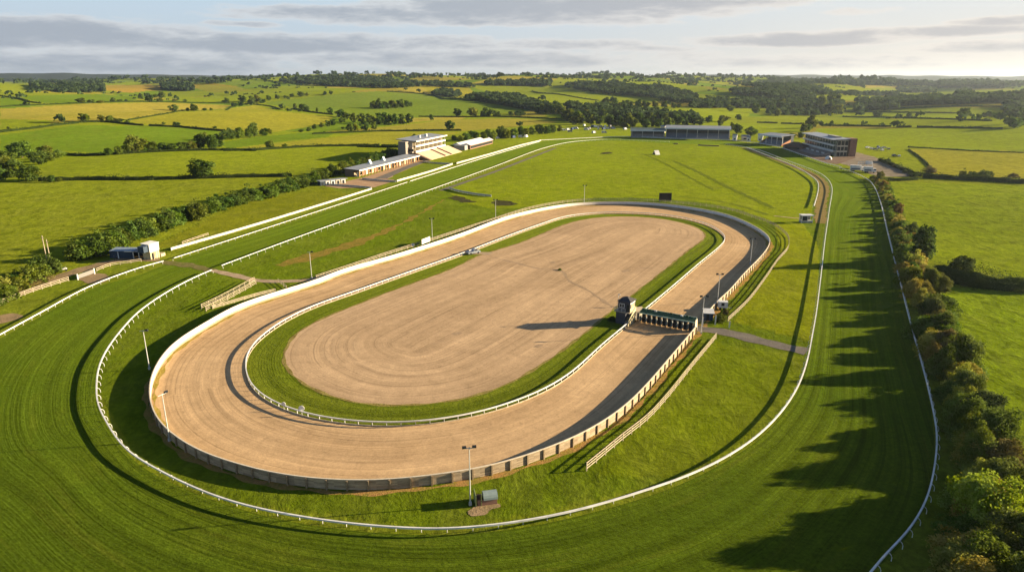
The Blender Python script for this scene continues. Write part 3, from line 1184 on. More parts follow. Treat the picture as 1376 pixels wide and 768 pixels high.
running_rail([(233.7, 346), (365, 303.5), (497.5, 260.5), (547.3, 244.3)], 'near half of the white outer rail along the left home straight', 1, rail_h=.20, rail_w=.22, spacing=4.0)
running_rail([(551, 243), (605, 226), (660, 208.8), (725, 190)], 'far half of the white outer rail passing the main left grandstand', 1, rail_h=.24, rail_w=.24, spacing=4.5)
running_rail([(1094, 276), (1099.6, 246), (1091, 236.5), (1070, 224), (1046, 214), (1003, 197.5)], 'white rail on the infield side of the brown dirt lane', 1, rail_h=.38, rail_w=.3)
running_rail([(1131, 224), (1110, 218.5), (1078, 207.6), (1046, 196.8), (1032, 194), (984, 188), (904, 185.5), (840, 183), (810, 184), (725, 188)], 'white rail running past the fronts of the right grandstands', 1, rail_h=.4, rail_w=.3, spacing=5)

# inner rail of the sand track
irc = np.vstack([in_c, in_c[:1]])
root = empty('sand_track_rail', (irc[0][0], irc[0][1], 0), 'low white oval rail between sand track and grass ring', 'rail')
strip_wall(irc, .82, 1.04, .20, 0, root.location).build('rail', M_WHITE, root)
mb = MB().box(-.05, .05, -.05, .05, -.1, .8)
place_posts(root, irc, 2.6, mb, M_WHITE, True)
strip_wall(irc, 0, .22, .12, 0, root.location).build('kickboard', M_LATT, root)

# outer barrier of the sand track, open at the starting gate
gap_a, gap_b = np.array(P(937, 437, FH)), np.array(P(951, 420, FH))
i0 = int(np.hypot(*(out_c - gap_a).T).argmin())
i1 = int(np.hypot(*(out_c - gap_b).T).argmin())
qo = np.roll(out_c, -i1, 0)
cnt = (i0 - i1) % len(out_c)
qo = qo[:cnt]
# direction check: which side is outside
dd = qo[5] - qo[4]
nside = np.array([-dd[1], dd[0]])
outs = 1 if nside @ (qo[4] - spine(qo[4:5])[0]) > 0 else -1
root = empty('track_barrier', (qo[0][0], qo[0][1], 0), 'tall boarded oval fence, white inside and weathered brown outside, round the sand track', 'fence')
strip_wall(qo, .05, FH, .06, .06 * outs, root.location).build('outer_boards', M_BOARD, root)
strip_wall(qo, .6, FH, .04, -.05 * outs, root.location).build('inner_panel', M_INNER, root)
strip_wall(qo, .05, .6, .05, -.055 * outs, root.location).build('kickboard', M_BOARD, root)
strip_wall(qo, FH, FH + .10, .22, 0, root.location).build('cap_rail', flat('cap_timber', (.58, .50, .38), .7, 0, .15, 1), root)
mb = MB().box(-.13, .13, .10 * outs if outs > 0 else -.36, .36 if outs > 0 else -.10, -.1, FH - .02)
place_posts(root, qo, 3.2, mb, flat('dark_post', (.22, .165, .10), .9, 0, .4, 3), False)


def lattice_fence(pts, label, name='post_and_rail_fence', h=1.3, nr=3, spacing=3.0, zt=0, mat=None, bar=.14, cat='fence', group=None):
    mat = mat or M_LATT
    q = catmull(PW(pts, zt), 1.5)
    root = empty(name, (q[0][0], q[0][1], 0), label, cat, group)
    for k in range(nr):
        z = h * (k + 1) / nr
        strip_wall(q, z - bar, z, .06, 0, root.location).build('rail', mat, root)
    mb = MB().box(-.07, .07, -.08, .08, -.1, h + .05)
    place_posts(root, q, spacing, mb, mat, cap=60)
    return root


def mesh_fence(pts, label, h=1.3, mat=None, spacing=4, name='panel_fence', th=.08, group=None, zb=.12):
    mat = mat or M_WHITE
    q = catmull(PW(pts, 0), 2.0)
    root = empty(name, (q[0][0], q[0][1], 0), label, 'fence', group)
    strip_wall(q, zb, h, th, 0, root.location).build('panel', mat, root)
    strip_wall(q, h, h + .07, .12, 0, root.location).build('rail', M_WHITE, root)
    mb = MB().box(-.08, .08, -.16, -.05, -.1, h)
    place_posts(root, q, spacing, mb, M_WHITE, cap=60)
    return root


M_MESHW = mat_boards('white_slats', (.40, .37, .30), (.56, .52, .44), .3)
mesh_fence([(230, 336.5), (325, 309), (420, 280), (499.4, 255)], 'near length of thick white slatted fence along the left straight', 1.0, M_MESHW)
mesh_fence([(533.4, 244.5), (575, 232.5), (608, 221.5)], 'middle length of white slatted fence before the long low stand', 1.15, M_MESHW)
mesh_fence([(613.6, 220.5), (660, 207.5), (700, 196), (727, 189.5)], 'far length of white slatted fence before the main left stand', 1.15, M_MESHW)
mesh_fence([(604, 254), (612, 257), (626, 260), (645, 263), (660, 264.5)], 'curved pale panel fence on the meadow beside the service path', 1.1, M_MESHW)
mesh_fence([(440, 249), (470, 251), (499, 253.5)], 'white panel fence across the near side of the paved forecourt', 1.0, M_MESHW)
mesh_fence([(487, 241), (510, 243.5), (532, 245)], 'white panel fence closing the lawn by the forecourt', 1.0, M_MESHW)
mesh_fence([(568, 217), (580, 219.5), (608, 221)], 'low white fence curving in front of the pale terracing', 1.0, M_MESHW)

SEC = [(788, 632), (805, 618), (835, 593), (870, 565), (895, 538), (930, 494), (962, 455)]
lattice_fence(SEC, 'pale post and rail fence beside the barrier, below the starting gate', h=1.5, nr=3, bar=.17)
q = PW([(783, 624), (788, 632)])
SEC2 = [(978, 432), (1005, 406), (1030, 373), (1045, 351), (1058, 336), (1060, 328), (1057, 317), (1035, 301), (1010, 292), (985, 284), (955, 278.5), (905, 273), (864, 270), (815, 269.5), (770, 271.5), (720, 279.5), (650, 301), (580, 324), (520, 343), (467, 361), (425, 375)]
lattice_fence(SEC2, 'long pale post and rail fence outside the far side of the sand track', h=1.3, nr=3, bar=.13)
lattice_fence([(271, 415), (300, 401), (342, 378)], 'first of two parallel timber fences by the gravel crossing path', h=1.4, nr=3, bar=.12)
lattice_fence([(277, 418), (305, 404), (344, 382)], 'second parallel timber fence, nearer the sand track, by the crossing path', h=1.4, nr=3, bar=.12)
lattice_fence([(286, 415), (310, 408), (352, 396), (370, 392)], 'low timber fence close outside the white curve of the barrier', h=1.0, nr=3, bar=.16)
lattice_fence([(0, 410), (43.6, 393), (92.4, 377.5)], 'pale boundary fence at the left edge under the hedgerow', h=1.4, nr=3, bar=.15)
lattice_fence([(130, 365), (150, 357.5), (167, 355), (190, 351.5)], 'pale boundary fence between white gate and dark shed', h=1.1, nr=2, bar=.16)
lattice_fence([(245, 284 + 44), (262, 322), (280, 316)], 'short run of pale fence at the foot of the left hedgerow', h=1.0, nr=2, bar=.15)
lattice_fence([(374, 379), (378, 382), (385, 388)], 'small open timber gate beside the crossing path', name='field_gate', h=1.1, nr=3, bar=.1, cat='gate')
# white panel gate at the left
a, b = P(104.6, 376), P(127, 368)


def frame(A, B):
    A, B = Vector((*A, 0)), Vector((*B, 0))
    u = (B - A).normalized()
    n = Vector((-u.y, u.x, 0))
    M = Matrix.Identity(4)
    M.col[0][:3] = u
    M.col[1][:3] = n
    M.col[2][:3] = (0, 0, 1)
    M.col[3][:3] = A
    return M, (B - A).length


def root_at(name, A, B, label, cat, group=None):
    M, L = frame(A, B)
    r = empty(name, (A[0], A[1], 0), label, cat, group)
    r.rotation_euler = (0, 0, math.atan2(M.col[0][1], M.col[0][0]))
    return r, L


r, L = root_at('panel_gate', a, b, 'solid white panel gate in the left boundary fence', 'gate')
MB().box(0, L, -.05, .05, .35, 1.6).build('gate_panel', M_INNER, r)
for x in (0, L):
    MB().box(x - .15, x + .15, -.17, .17, 0, 1.9).build('gate_post', M_WHITE, r)


# ------------------------------------------------------------------ starting gate
A, B = P(861, 433), P(931, 446)
r, L = root_at('starting_gate', A, B, 'green roofed horse starting gate standing across the sand track', 'starting gate')
M_GREEN = flat('green_canopy', (.016, .055, .030), .7, 0, .4, 2)
M_PAD = flat('grey_padding', (.30, .31, .29), .8, 0, .15, 2)
n = 10
MB().prism([(-.5, 2.75), (1.5, 3.25), (1.5, 3.35), (-.5, 2.85)], -.3, L + .3).build('canopy', M_GREEN, r)
MB().box(-.3, L + .3, -.62, -.51, 2.6, 2.86).build('front_beam', flat('pale_green_beam', (.30, .40, .32), .6), r)
MB().box(-.3, L + .3, 1.52, 1.64, 3.1, 3.42).build('rear_beam', flat('pale_green', (.35, .42, .36), .6), r)
for k in range(n + 1):
    x = L * k / n
    MB().box(x - .13, x + .13, -.3, 1.6, .5, 1.75).build('stall_divider', M_PAD, r)
    MB().box(x - .05, x + .05, -.42, -.32, 0, 2.8).build('upright', M_GREEN, r)
for k in range(n):
    x = L * (k + .5) / n
    MB().box(x - .44, x + .44, .02, .10, .15, 2.85).build('stall_shade_panel', flat('black_panel', (.010, .014, .014), .6), r)  # near-black panels paint the shade inside the open stalls
    MB().box(x - .30, x + .30, 1.0, 1.2, 3.2, 3.4 + .1 * (k % 3)).build('roof_box', M_WHITE if k in (2, 7) else M_GREEN, r)
for x in (.1, L - .1):
    MB().tube([(x, .9, .4), (x + .25, .9, .4)], .4, 14).build('wheel', flat('tyre', (.02, .02, .02), .9), r)
MB().prism([(-.4, 0), (2.2, 0), (1.6, 3.1), (.1, 3.1)], L + .35, L + .45).build('end_panel', M_CREAM, r)
MB().prism([(-.4, 0), (2.2, 0), (1.6, 3.1), (.1, 3.1)], -.45, -.35).build('end_panel', M_CREAM, r)

# ------------------------------------------------------------------ judge tower beside the gate
A, B = P(829, 434), P(838, 436)
A = np.array(A)
r = empty('judges_tower', (A[0], A[1], 0), 'narrow dark viewing tower with hipped roof beside the starting gate', 'tower', rot=R(-32))
M_DBLU = flat('dark_blue_grey', (.05, .052, .062), .6, 0, .2, 1)
MB().box(-.4, 2.2, 0, 3.4, 0, 3.2).build('base_room', M_DBLU, r)
MB().box(-.8, 3.4, -.3, 3.8, 3.2, 3.35).build('deck', M_LATT, r)
MB().box(0, 3.2, .3, 3.6, 3.35, 6.0).build('cabin', M_DBLU, r)
rf = MB()
rf.poly([(-.3, 0, 6.0), (3.6, 0, 6.0), (1.7, 1.9, 7.0)]).poly([(3.6, 0, 6.0), (3.6, 3.9, 6.0), (1.7, 1.9, 7.0)]).poly([(3.6, 3.9, 6.0), (-.3, 3.9, 6.0), (1.7, 1.9, 7.0)]).poly([(-.3, 3.9, 6.0), (-.3, 0, 6.0), (1.7, 1.9, 7.0)]).poly([(-.3, 3.9, 6.0), (3.6, 3.9, 6.0), (3.6, 0, 6.0), (-.3, 0, 6.0)])
rf.build('roof', flat('slate', (.05, .048, .052), .9, 0, .2, 1), r)
w = MB().box(.35, 1.7, .22, .297, 4.3, 5.4).build('window_frame', M_WHITE, r)
for x0 in (.47, 1.09):
    MB().box(x0, x0 + .5, .19, .217, 4.42, 5.28).build('pane', M_DARK, w)
MB().box(2.3, 3.0, .22, .297, 3.4, 5.3).build('door', M_DARK, r)
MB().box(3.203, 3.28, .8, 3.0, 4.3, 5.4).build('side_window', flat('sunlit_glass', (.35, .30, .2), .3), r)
st = MB()
for k in range(12):
    st.box(2.25, 3.35, 3.4 - .42 * k, 3.82 - .42 * k, 3.15 - .26 * k - .12, 3.15 - .26 * k)
st.build('staircase', M_LATT, r)
M_CRB = flat('cream_board', (.50, .42, .24), .8)  # cream puts the sun on the tower's right side into the colour
MB().hexa([(3.36, -1.5, -.05), (3.44, -1.5, -.05), (3.44, 3.8, -.05), (3.36, 3.8, -.05), (3.36, -1.5, 1.0), (3.44, -1.5, 1.0), (3.44, 3.8, 4.2), (3.36, 3.8, 4.2)]).build('stair_screen', M_CRB, r)
MB().box(3.203, 3.26, .35, 3.5, 3.4, 4.28).build('lit_side_panel', M_CRB, r)  # pale panels colour the dark cabin's sun-facing side as lit
MB().box(3.203, 3.26, .35, 3.5, 5.42, 5.95).build('lit_side_panel', M_WHITE, r)
ra = MB()
for z in (3.8, 4.25):
    ra.box(-.8, 2.2, -.3, -.25, z, z + .05)
    ra.box(-.8, -.75, -.3, 3.8, z, z + .05)
for x in (-.8, .2, 1.2, 2.15):
    ra.box(x, x + .05, -.3, -.25, 3.35, 4.3)
ra.build('railing', M_WHITE, r)
MB().tube([(-.6, 1.5, 3.3), (-.6, 1.5, 7.3)], .06, 6).tube([(-.6, 1.5, 7.2), (-.1, 1.5, 7.2)], .12, 6).build('floodlight', M_STEEL, r)

# small things around the gate
A = P(852, 430)
r = empty('equipment_shed', (A[0], A[1], 0), 'small cream shed with pitched roof between tower and starting gate', 'shed', rot=R(20))
MB().box(0, 2.6, 0, 2.2, 0, 2.2).build('wall', M_CREAM, r)
MB().prism([(-.2, 2.2), (2.4, 2.2), (1.1, 3.1)], -.2, 2.8).build('roof', M_LATT, r)
MB().box(1.0, 1.8, -.05, -.003, 0, 1.9).build('door', M_DARK, r)
A = P(946, 430)
r = empty('control_hut', (A[0], A[1], 0), 'small hut with white sloping roof right of the starting gate', 'hut', rot=R(-8))
MB().box(0, 2.2, 0, 2.0, 0, 1.9).build('wall', M_NAVY, r)
MB().prism([(-.3, 1.9), (2.3, 2.4), (2.3, 2.52), (-.3, 2.02)], -.3, 2.5).build('roof', M_WHITE, r)
MB().box(.5, 1.2, -.04, -.003, .1, 1.7).build('door', M_DARK, r)
A = P(964, 416)
r = empty('white_trailer', (A[0], A[1], 0), 'white box trailer parked beside the right end of the gate', 'trailer', rot=R(-12))
MB().box(0, 2.6, 0, 1.7, .6, 2.3).build('body', M_WHITE, r)
for x in (.7, 1.7):
    MB().tube([(x, -.1, .35), (x, .15, .35)], .35, 12).build('wheel', flat('tyre', (.02, .02, .02)), r)
MB().tube([(2.6, .8, .6), (3.7, .8, .5)], .05, 6).build('drawbar', M_STEEL, r)
MB().box(.9, 1.7, -.03, -.003, 1.2, 2.0).build('window', M_DARK, r)
for px, py, hh in ((944, 438, 2.2), (961, 436, 2.4), (980, 440, 1.6)):
    A = P(px, py)
    r = empty('gate_post', (A[0], A[1], 0), {944: 'pale crossing gate post closest to the starting gate', 961: 'pale crossing gate post between hut and bush', 980: 'short pale post right of the round bush'}[px], 'post')
    MB().box(-.13, .13, -.13, .13, 0, hh).build('shaft', M_WHITE, r)
    MB().box(-.18, .18, -.18, .18, hh, hh + .12).build('cap', M_LATT, r)


# ------------------------------------------------------------------ lamp posts
def lamp(px, py, h, label, heads=2, rot=0, r0=.11):
    A = P(px, py)
    r = empty('lamp_post', (A[0], A[1], 0), label, 'lamp post', 'floodlight posts round the sand track', rot)
    MB().tube([(0, 0, -.2), (0, 0, h * .5), (0, 0, h)], [r0, r0 * .85, r0 * .6], 8).build('pole', M_STEEL, r)
    MB().box(-.2, .2, -.2, .2, 0, .5).build('base', M_STEEL, r)
    MB().box(-.75, .75, -.05, .05, h - .25, h - .15).build('crossarm', M_STEEL, r)
    for s in ((-1, 1) if heads == 2 else (1,)):
        Mh = Matrix.Translation((.72 * s, 0, h - .02)) @ Matrix.Rotation(R(35), 4, 'X')
        o = MB().box(-.30, .30, -.14, .14, -.22, .22, Mh).build('lamp_head', M_DARK, r)
    return r


lamp(632, 678, 9.6, 'tall steel lamp post with two dark heads standing in front of the near barrier', rot=R(10))
lamp(201, 496, 9.0, 'lamp post standing in the barrier shadow at the left bend', heads=1)
lamp(228, 592, 9.0, 'lamp post tight outside the dark barrier at the lower left bend', heads=1, rot=R(60))
lamp(419, 374, 8.6, 'lamp post where the crossing path meets the back straight fence', heads=1)
lamp(581, 323, 8.6, 'lamp post right of the small white notice board')
lamp(666, 294, 8.6, 'lamp post behind the back straight near the dark hollow')
lamp(785, 272, 8.6, 'lamp post at the middle of the far bend of the sand track')
lamp(942, 448, 9.6, 'lamp post rising just right of the starting gate')
lamp(964, 406, 8.2, 'lamp post behind the starting gate beside the white trailer')
lamp(1008, 355, 8.8, 'lamp post on the right bend against the shaded sand')

# curved shelter by the near lamp post
A = P(642, 680)
r = empty('mower_shelter', (A[0], A[1], 0), 'low brick pen with curved grey cover beside the near lamp post', 'shelter', rot=R(12))
MB().box(0, 2.9, 0, .25, 0, .9).box(0, 2.9, 1.5, 1.75, 0, .9).box(2.65, 2.9, .25, 1.5, 0, .9).build('wall', M_BRICK, r)
pr = []
for k in range(9):
    w = math.pi * k / 8
    pr.append((.875 - .98 * math.cos(w), .9 + .85 * math.sin(w)))
inn = [(y * .94 + .05, z - .05) for y, z in reversed(pr)]
MB().prism(pr, .9, 3.0).build('curved_cover', flat('dull_plastic', (.20, .25, .24), .45), r)
MB().box(-.3, -.2, -.1, 1.8, 0, 1.9).build('side_board', flat('mossy_board', (.20, .23, .09), .9), r)
MB().box(.5, .6, -.05, .05, 0, 2.0).build('side_board', flat('mossy_board', (.20, .23, .09), .9), r)
sheet('earth_strip', [(A[0] + x, A[1] + y) for x, y in ((-1.2, -1.8), (.8, -2.2), (2.4, -.6), (3.4, .1), (3.2, .6), (0, .3), (-1.0, -.4))], .05, M_DIRT, .6, .25)

# big screen
A, B = P(885.5, 271), P(902, 271)
r, L = root_at('big_screen', A, B, 'black video screen on legs behind the far bend of the sand track', 'screen')
MB().box(0, L, 0, .5, .5, 4.4).build('screen_case', flat('black_case', (.012, .011, .012), .7), r)
MB().box(.2, L - .2, -.03, -.002, .7, 4.2).build('display', flat('dark_display', (.014, .012, .013), .4), r)
for x in (.4, L - .6):
    MB().box(x, x + .25, .1, .4, -.1, .5).build('leg', M_STEEL, r)
# notice board
A, B = P(567, 331), P(578, 326.5)
r, L = root_at('notice_board', A, B, 'blank white notice board on two posts outside the back straight', 'sign')
MB().box(0, L, -.05, .05, .8, 2.6).build('panel', M_WHITE, r)
for x in (.2, L - .35):
    MB().box(x, x + .15, .06, .18, 0, 2.7).build('leg', M_STEEL, r)
A = P(555, 333)
r = empty('marker_board', (A[0], A[1], 0), 'small white marker on a post left of the notice board', 'marker')
MB().box(-.5, .5, -.04, .04, .7, 1.7).build('panel', M_WHITE, r)
MB().box(-.06, .06, .05, .15, 0, 1.7).build('leg', M_STEEL, r)
for px, py in ((382, 551), (406, 557)):
    A = P(px, py)
    r = empty('marker_disc', (A[0], A[1], 0), {382: 'small white marker disc, left of two behind the inner rail', 406: 'larger white marker disc, right of two behind the inner rail'}[px], 'marker', 'white marker discs')
    s = .55 if px == 406 else .38
    MB().tube([(0, 0, 0), (0, 0, 1.3)], .04, 6).build('post', M_WHITE, r)
    MB().tube([(0, -.06, 1.35), (0, .02, 1.35)], s, 16).build('disc', M_WHITE, r)

# kiosk on the right
A, B = P(1077, 299.5), P(1092, 299.5)
r, L = root_at('viewing_kiosk', A, B, 'white roofed kiosk on legs standing on the meadow beside the dirt lane', 'kiosk')
MB().box(-.2, L + .2, -.3, 3.2, 3.0, 3.35).build('roof', M_WHITE, r)
MB().box(.15, L - .15, .1, 2.8, 0, .9).build('lower_wall', M_PAD, r)
MB().box(.3, L - .3, 2.6, 2.75, .9, 3.0).build('back_wall', M_GREYC, r)
for x in (0, L * .5 - .1, L - .2):
    for y in (0, 2.7):
        MB().box(x, x + .2, y, y + .2, 0, 3.0).build('upright', M_WHITE, r)
MB().box(.25, L * .48, .05, .09, .95, 2.8).build('pane', M_DARK, r)
path('gravel_patch', [(1040, 290), (1058, 292), (1076, 293.5)], 1.6, .052, M_PATH)


# ------------------------------------------------------------------ left shed and white cabin
A, B = P(148, 347), P(199, 348)
r, L = root_at('open_shed', A, B, 'long low dark shed with flat roof left of the white cabin', 'shed')
MB().prism([(0, 2.5), (4.2, 2.9), (4.2, 3.05), (0, 2.65)], 0, L * .62).build('roof', flat('blue_grey_roof', (.22, .27, .33), .5), r)
MB().box(L * .62 + .05, L + .2, -.1, 4.0, 2.45, 2.6).build('canopy', M_GREYC, r)
MB().box(0, L, 4.2, 4.35, 0, 2.85).build('back_wall', M_NAVY, r)
MB().box(0, .15, .02, 4.2, 0, 2.5).build('side_wall', M_NAVY, r)
MB().box(.15, L * .6, .3, .42, 0, 2.2).build('front_wall', M_NAVY, r)
for x in (3.0, L * .62, L - 3.2):
    MB().box(x, x + .25, -.1, .12, 0, 2.45).build('upright', M_WHITE, r)
MB().box(L * .4, L * .6, -.15, -.03, 2.45, 2.8).build('fascia_box', M_WHITE, r)
A, B = P(203, 349), P(215, 345)
r, L = root_at('white_cabin', A, B, 'two storey cream cabin with white upper walls at the end of the left rail', 'cabin')
MB().box(0, L, 0, 3.0, 0, 2.7).build('lower_wall', flat('cream_board', (.50, .42, .24)), r)
MB().box(-.1, L + .1, -.1, 3.1, 2.7, 5.2).build('upper_wall', M_WHITE, r)
MB().prism([(-.3, 5.2), (3.3, 5.5), (3.3, 5.62), (-.3, 5.32)], -.3, L + .3).build('roof', M_WHITE, r)
w = MB().box(-.16, -.105, .6, 2.6, 3.5, 4.9).build('window', M_DARK, r)
MB().box(-2.2, -.3, .4, 2.8, 2.9, 5.0).build('dark_cab', M_NAVY, r)
MB().box(.6, 1.4, -.06, -.003, 0, 2.1).build('door', M_DARK, r)
for k in range(3):
    MB().box(.3 + k * 1.0, .5 + k * 1.0, -1.2, -1.0, 0, 2.6).build('upright', M_LATT, r)
MB().box(L + .15, L + 2.2, -.4, 1.2, 0, 1.1).build('lean_to', M_LATT, r)

# telegraph poles
for k, (px, py, h) in enumerate(((63.5, 352, 9.2), (69, 356, 8.8))):
    A = P(px, py)
    r = empty('telegraph_pole', (A[0], A[1], 0), ['left pole of the pale timber pair in the left hedgerow', 'right pole of the pale timber pair in the left hedgerow'][k], 'pole', 'paired timber poles')
    MB().tube([(0, 0, -.3), (0, 0, h)], [.17, .12], 8).build('shaft', M_LATT, r)
    MB().box(-.55, .55, -.06, .06, h - .8, h - .68).build('crossarm', M_LATT, r)


# people by the shed
def person(px, py, label, dark):
    A = P(px, py)
    J = [(0, 0, .95), (0, 0, 1.2), (0, 0, 1.42), (0, 0, 1.55), (0, .01, 1.68), (.2, 0, 1.40), (.26, .03, 1.12), (.24, .12, .88), (-.2, 0, 1.40), (-.27, 0, 1.12), (-.26, .08, .86),
         (.1, 0, .9), (.12, .05, .5), (.13, 0, .06), (.13, .14, .04), (-.1, 0, .9), (-.12, -.03, .5), (-.13, -.08, .06), (-.13, .06, .04)]
    E = [(0, 1), (1, 2), (2, 3), (3, 4), (2, 5), (5, 6), (6, 7), (2, 8), (8, 9), (9, 10), (0, 11), (11, 12), (12, 13), (13, 14), (0, 15), (15, 16), (16, 17), (17, 18)]
    rad = [.15, .15, .16, .06, .105, .07, .05, .04, .07, .05, .04, .10, .07, .05, .045, .10, .07, .05, .045]
    me = bpy.data.meshes.new('person')
    me.from_pydata(J, E, [])
    o = bpy.data.objects.new('person', me)
    col.objects.link(o)
    mod = o.modifiers.new('s', 'SKIN')
    for v, rr in zip(me.skin_vertices[0].data, rad):
        v.radius = (rr, rr * .85)
    me.skin_vertices[0].data[0].use_root = True
    sb = o.modifiers.new('d', 'SUBSURF')
    sb.levels = sb.render_levels = 1
    dg = bpy.context.evaluated_depsgraph_get()
    nm = bpy.data.meshes.new_from_object(o.evaluated_get(dg))
    o.modifiers.clear()
    o.data = nm
    nm.materials.clear()
    nm.materials.append(flat('jacket_' + dark, {'navy': (.03, .04, .07), 'black': (.02, .02, .02)}[dark]))
    nm.materials.append(flat('skin', (.45, .28, .2)))
    nm.materials.append(flat('trousers', (.05, .045, .04)))
    for p_ in nm.polygons:
        z = p_.center.z
        p_.material_index = 1 if z > 1.53 or (z < .92 and abs(p_.center.x) > .2) else (2 if z < .95 else 0)
        p_.use_smooth = True
    o.location = (A[0], A[1], 0.05)
    o.rotation_euler = (0, 0, random.uniform(0, 6))
    tag(o, label, 'person', 'people by the dark shed')


person(154, 350, 'person in navy jacket standing left, in front of the dark shed', 'navy')
person(158, 351, 'person in black standing right, in front of the dark shed', 'black')

# quad bike
A = P(86, 364)
r = empty('quad_bike', (A[0], A[1], .05), 'white quad bike parked on bare earth below the left hedgerow', 'quad bike', rot=R(25))
MB().prism([(-.35, .5), (.35, .5), (.28, .95), (-.28, .95)], -.9, .9).build('body', M_WHITE, r)
MB().box(-.6, .2, -.2, .2, .95, 1.1).build('saddle', M_DARK, r)
MB().tube([(.5, -.4, 1.3), (.55, 0, 1.15), (.5, .4, 1.3)], .04, 6).build('handlebar', M_STEEL, r)
for x in (-.7, .7):
    for y in (-.55, .35):
        MB().tube([(x, y, .32), (x, y + .22, .32)], .32, 12).build('wheel', flat('tyre', (.02, .02, .02)), r)


# ------------------------------------------------------------------ vehicles
def car_parts(r, L=4.4, W=1.8, H=1.45, mat=None, van=False):
    mat = mat or M_WHITE
    if van:
        body = [(-L / 2, .35), (L / 2, .35), (L / 2, 1.1), (L / 2 - .7, 1.25), (L / 2 - 1.3, H), (-L / 2, H)]
        win = [(L / 2 - .78, 1.25), (L / 2 - 1.32, H - .12), (L / 2 - 2.0, H - .12), (L / 2 - 2.0, 1.2)]
    else:
        body = [(-L / 2, .35), (L / 2, .35), (L / 2, .78), (L / 2 - 1.1, .92), (L / 2 - 1.8, H), (-L / 2 + .9, H), (-L / 2 + .2, .98), (-L / 2, .9)]
        win = [(L / 2 - 1.2, .95), (L / 2 - 1.83, H - .08), (-L / 2 + .95, H - .08), (-L / 2 + .4, .98)]
    Mx = Matrix(((0, 1, 0, 0), (1, 0, 0, 0), (0, 0, 1, 0), (0, 0, 0, 1)))
    MB().prism(body, -W / 2, W / 2, Mx).build('body', mat, r)
    MB().prism(win, -W / 2 - .01, W / 2 + .01, Mx).build('window', M_DARK, r)
    for x in (-L * .3, L * .3):
        for y in (-W / 2 + .02, W / 2 - .22):
            MB().tube([(x, y - .03, .33), (x, y + .23, .33)], .33, 12).build('wheel', flat('tyre', (.02, .02, .02)), r)


def copy_thing(src, loc, rot, label, group, scale=None):
    c = src.copy()
    col.objects.link(c)
    c.location = loc
    c.rotation_euler = (0, 0, rot)
    c['label'] = label
    c['group'] = group
    for ch in src.children:
        d = ch.copy()
        col.objects.link(d)
        d.parent = c
        for g in ch.children:
            e = g.copy()
            col.objects.link(e)
            e.parent = d
    return c


A = P(636, 341)
r = empty('pickup_truck', (A[0], A[1], .06), 'light grey pickup parked on the grass gap by the inner sand rail', 'pickup', rot=R(35))
Mx = Matrix(((0, 1, 0, 0), (1, 0, 0, 0), (0, 0, 1, 0), (0, 0, 0, 1)))
MB().prism([(-2.5, .4), (2.5, .4), (2.5, .95), (1.6, 1.1), (1.0, 1.75), (-.1, 1.75), (-.4, 1.0), (-2.5, 1.0)], -.9, .9, Mx).build('body', flat('silver_paint', (.22, .24, .27), .35), r)
MB().prism([(1.5, 1.15), (.98, 1.66), (0, 1.66), (-.2, 1.15)], -.91, .91, Mx).build('window', M_DARK, r)
for x in (-1.5, 1.55):
    for y in (-.88, .66):
        MB().tube([(x, y - .03, .38), (x, y + .25, .38)], .38, 12).build('wheel', flat('tyre', (.02, .02, .02)), r)
path('gravel_patch', [(622, 337), (634, 340), (650, 340), (660, 341)], 3.5, .072, M_PATH, .5)

paints = {'white': (.7, .7, .69), 'silver': (.42, .43, .45), 'dark blue': (.03, .05, .12), 'grey': (.2, .2, .21), 'black': (.02, .02, .02)}
protos = {}
lots = [('parked under trees behind the far turn', 'cars parked behind the far turn', [(757, 176), (763, 175.3), (769, 174.5), (774, 173.6), (766, 177.5), (785, 169.5), (788, 175), (797, 171), (801, 171.4), (807, 171.2), (813, 171.4), (820, 170.6), (792, 173.8), (804, 174), (811, 174.2), (817, 173.8), (824, 173.5), (840, 174.4), (798, 179.2), (812, 179)]),
        ('parked behind the right hand grandstand', 'cars parked behind the right grandstand', [(1166, 199), (1171, 200.5), (1176, 201.5), (1182, 200), (1188, 199.2), (1194, 201), (1185, 202.6), (1202, 210), (1208, 210.6), (1180, 198)]),
        ('parked beyond the white roofed hall', 'cars parked by the left hall', [(660, 187.6), (668, 186.5), (676, 186), (690, 185.5), (700, 185), (707, 184.6)])]
ORD = ['first', 'second', 'third', 'fourth', 'fifth', 'sixth', 'seventh', 'eighth', 'ninth', 'tenth', 'eleventh', 'twelfth', 'thirteenth', 'fourteenth', 'fifteenth', 'sixteenth', 'seventeenth', 'eighteenth', 'nineteenth', 'twentieth']


def ordn(i):
    if i < 20:
        return ORD[i]
    t = ['twenty', 'thirty', 'forty', 'fifty', 'sixty', 'seventy', 'eighty', 'ninety'][(i + 1) // 10 - 2]
    u = (i + 1) % 10
    if u == 0:
        return t[:-1] + 'ieth'
    return t + '-' + ORD[u - 1]


k = 0
for where, grp, spots in lots:
    spots = sorted(spots)
    for i, (px, py) in enumerate(spots):
        cname = ['white', 'white', 'silver', 'white', 'dark blue', 'white', 'grey', 'white', 'silver', 'black'][(k * 7 + i) % 10]
        van = (k * 5 + i) % 3 == 0
        key = (cname, van)
        pt, _ = PT([px], [py])
        loc = (pt[0][0], pt[0][1], pt[0][2] + .06)
        lab = f"{cname} {'van' if van else 'car'}, {ordn(i)} from left {where}"
        rot = random.uniform(-.4, .4) + (1.2 if i % 2 else 0)
        if key not in protos:
            r = empty('parked_van' if van else 'parked_car', loc, lab, 'van' if van else 'car', grp, rot)
            car_parts(r, 5.8 if van else 4.4, 2.1 if van else 1.8, 2.5 if van else 1.45, flat('paint_' + cname.replace(' ', '_'), paints[cname], .35), van)
            protos[key] = r
        else:
            copy_thing(protos[key], loc, rot, lab, grp)
        k += 1


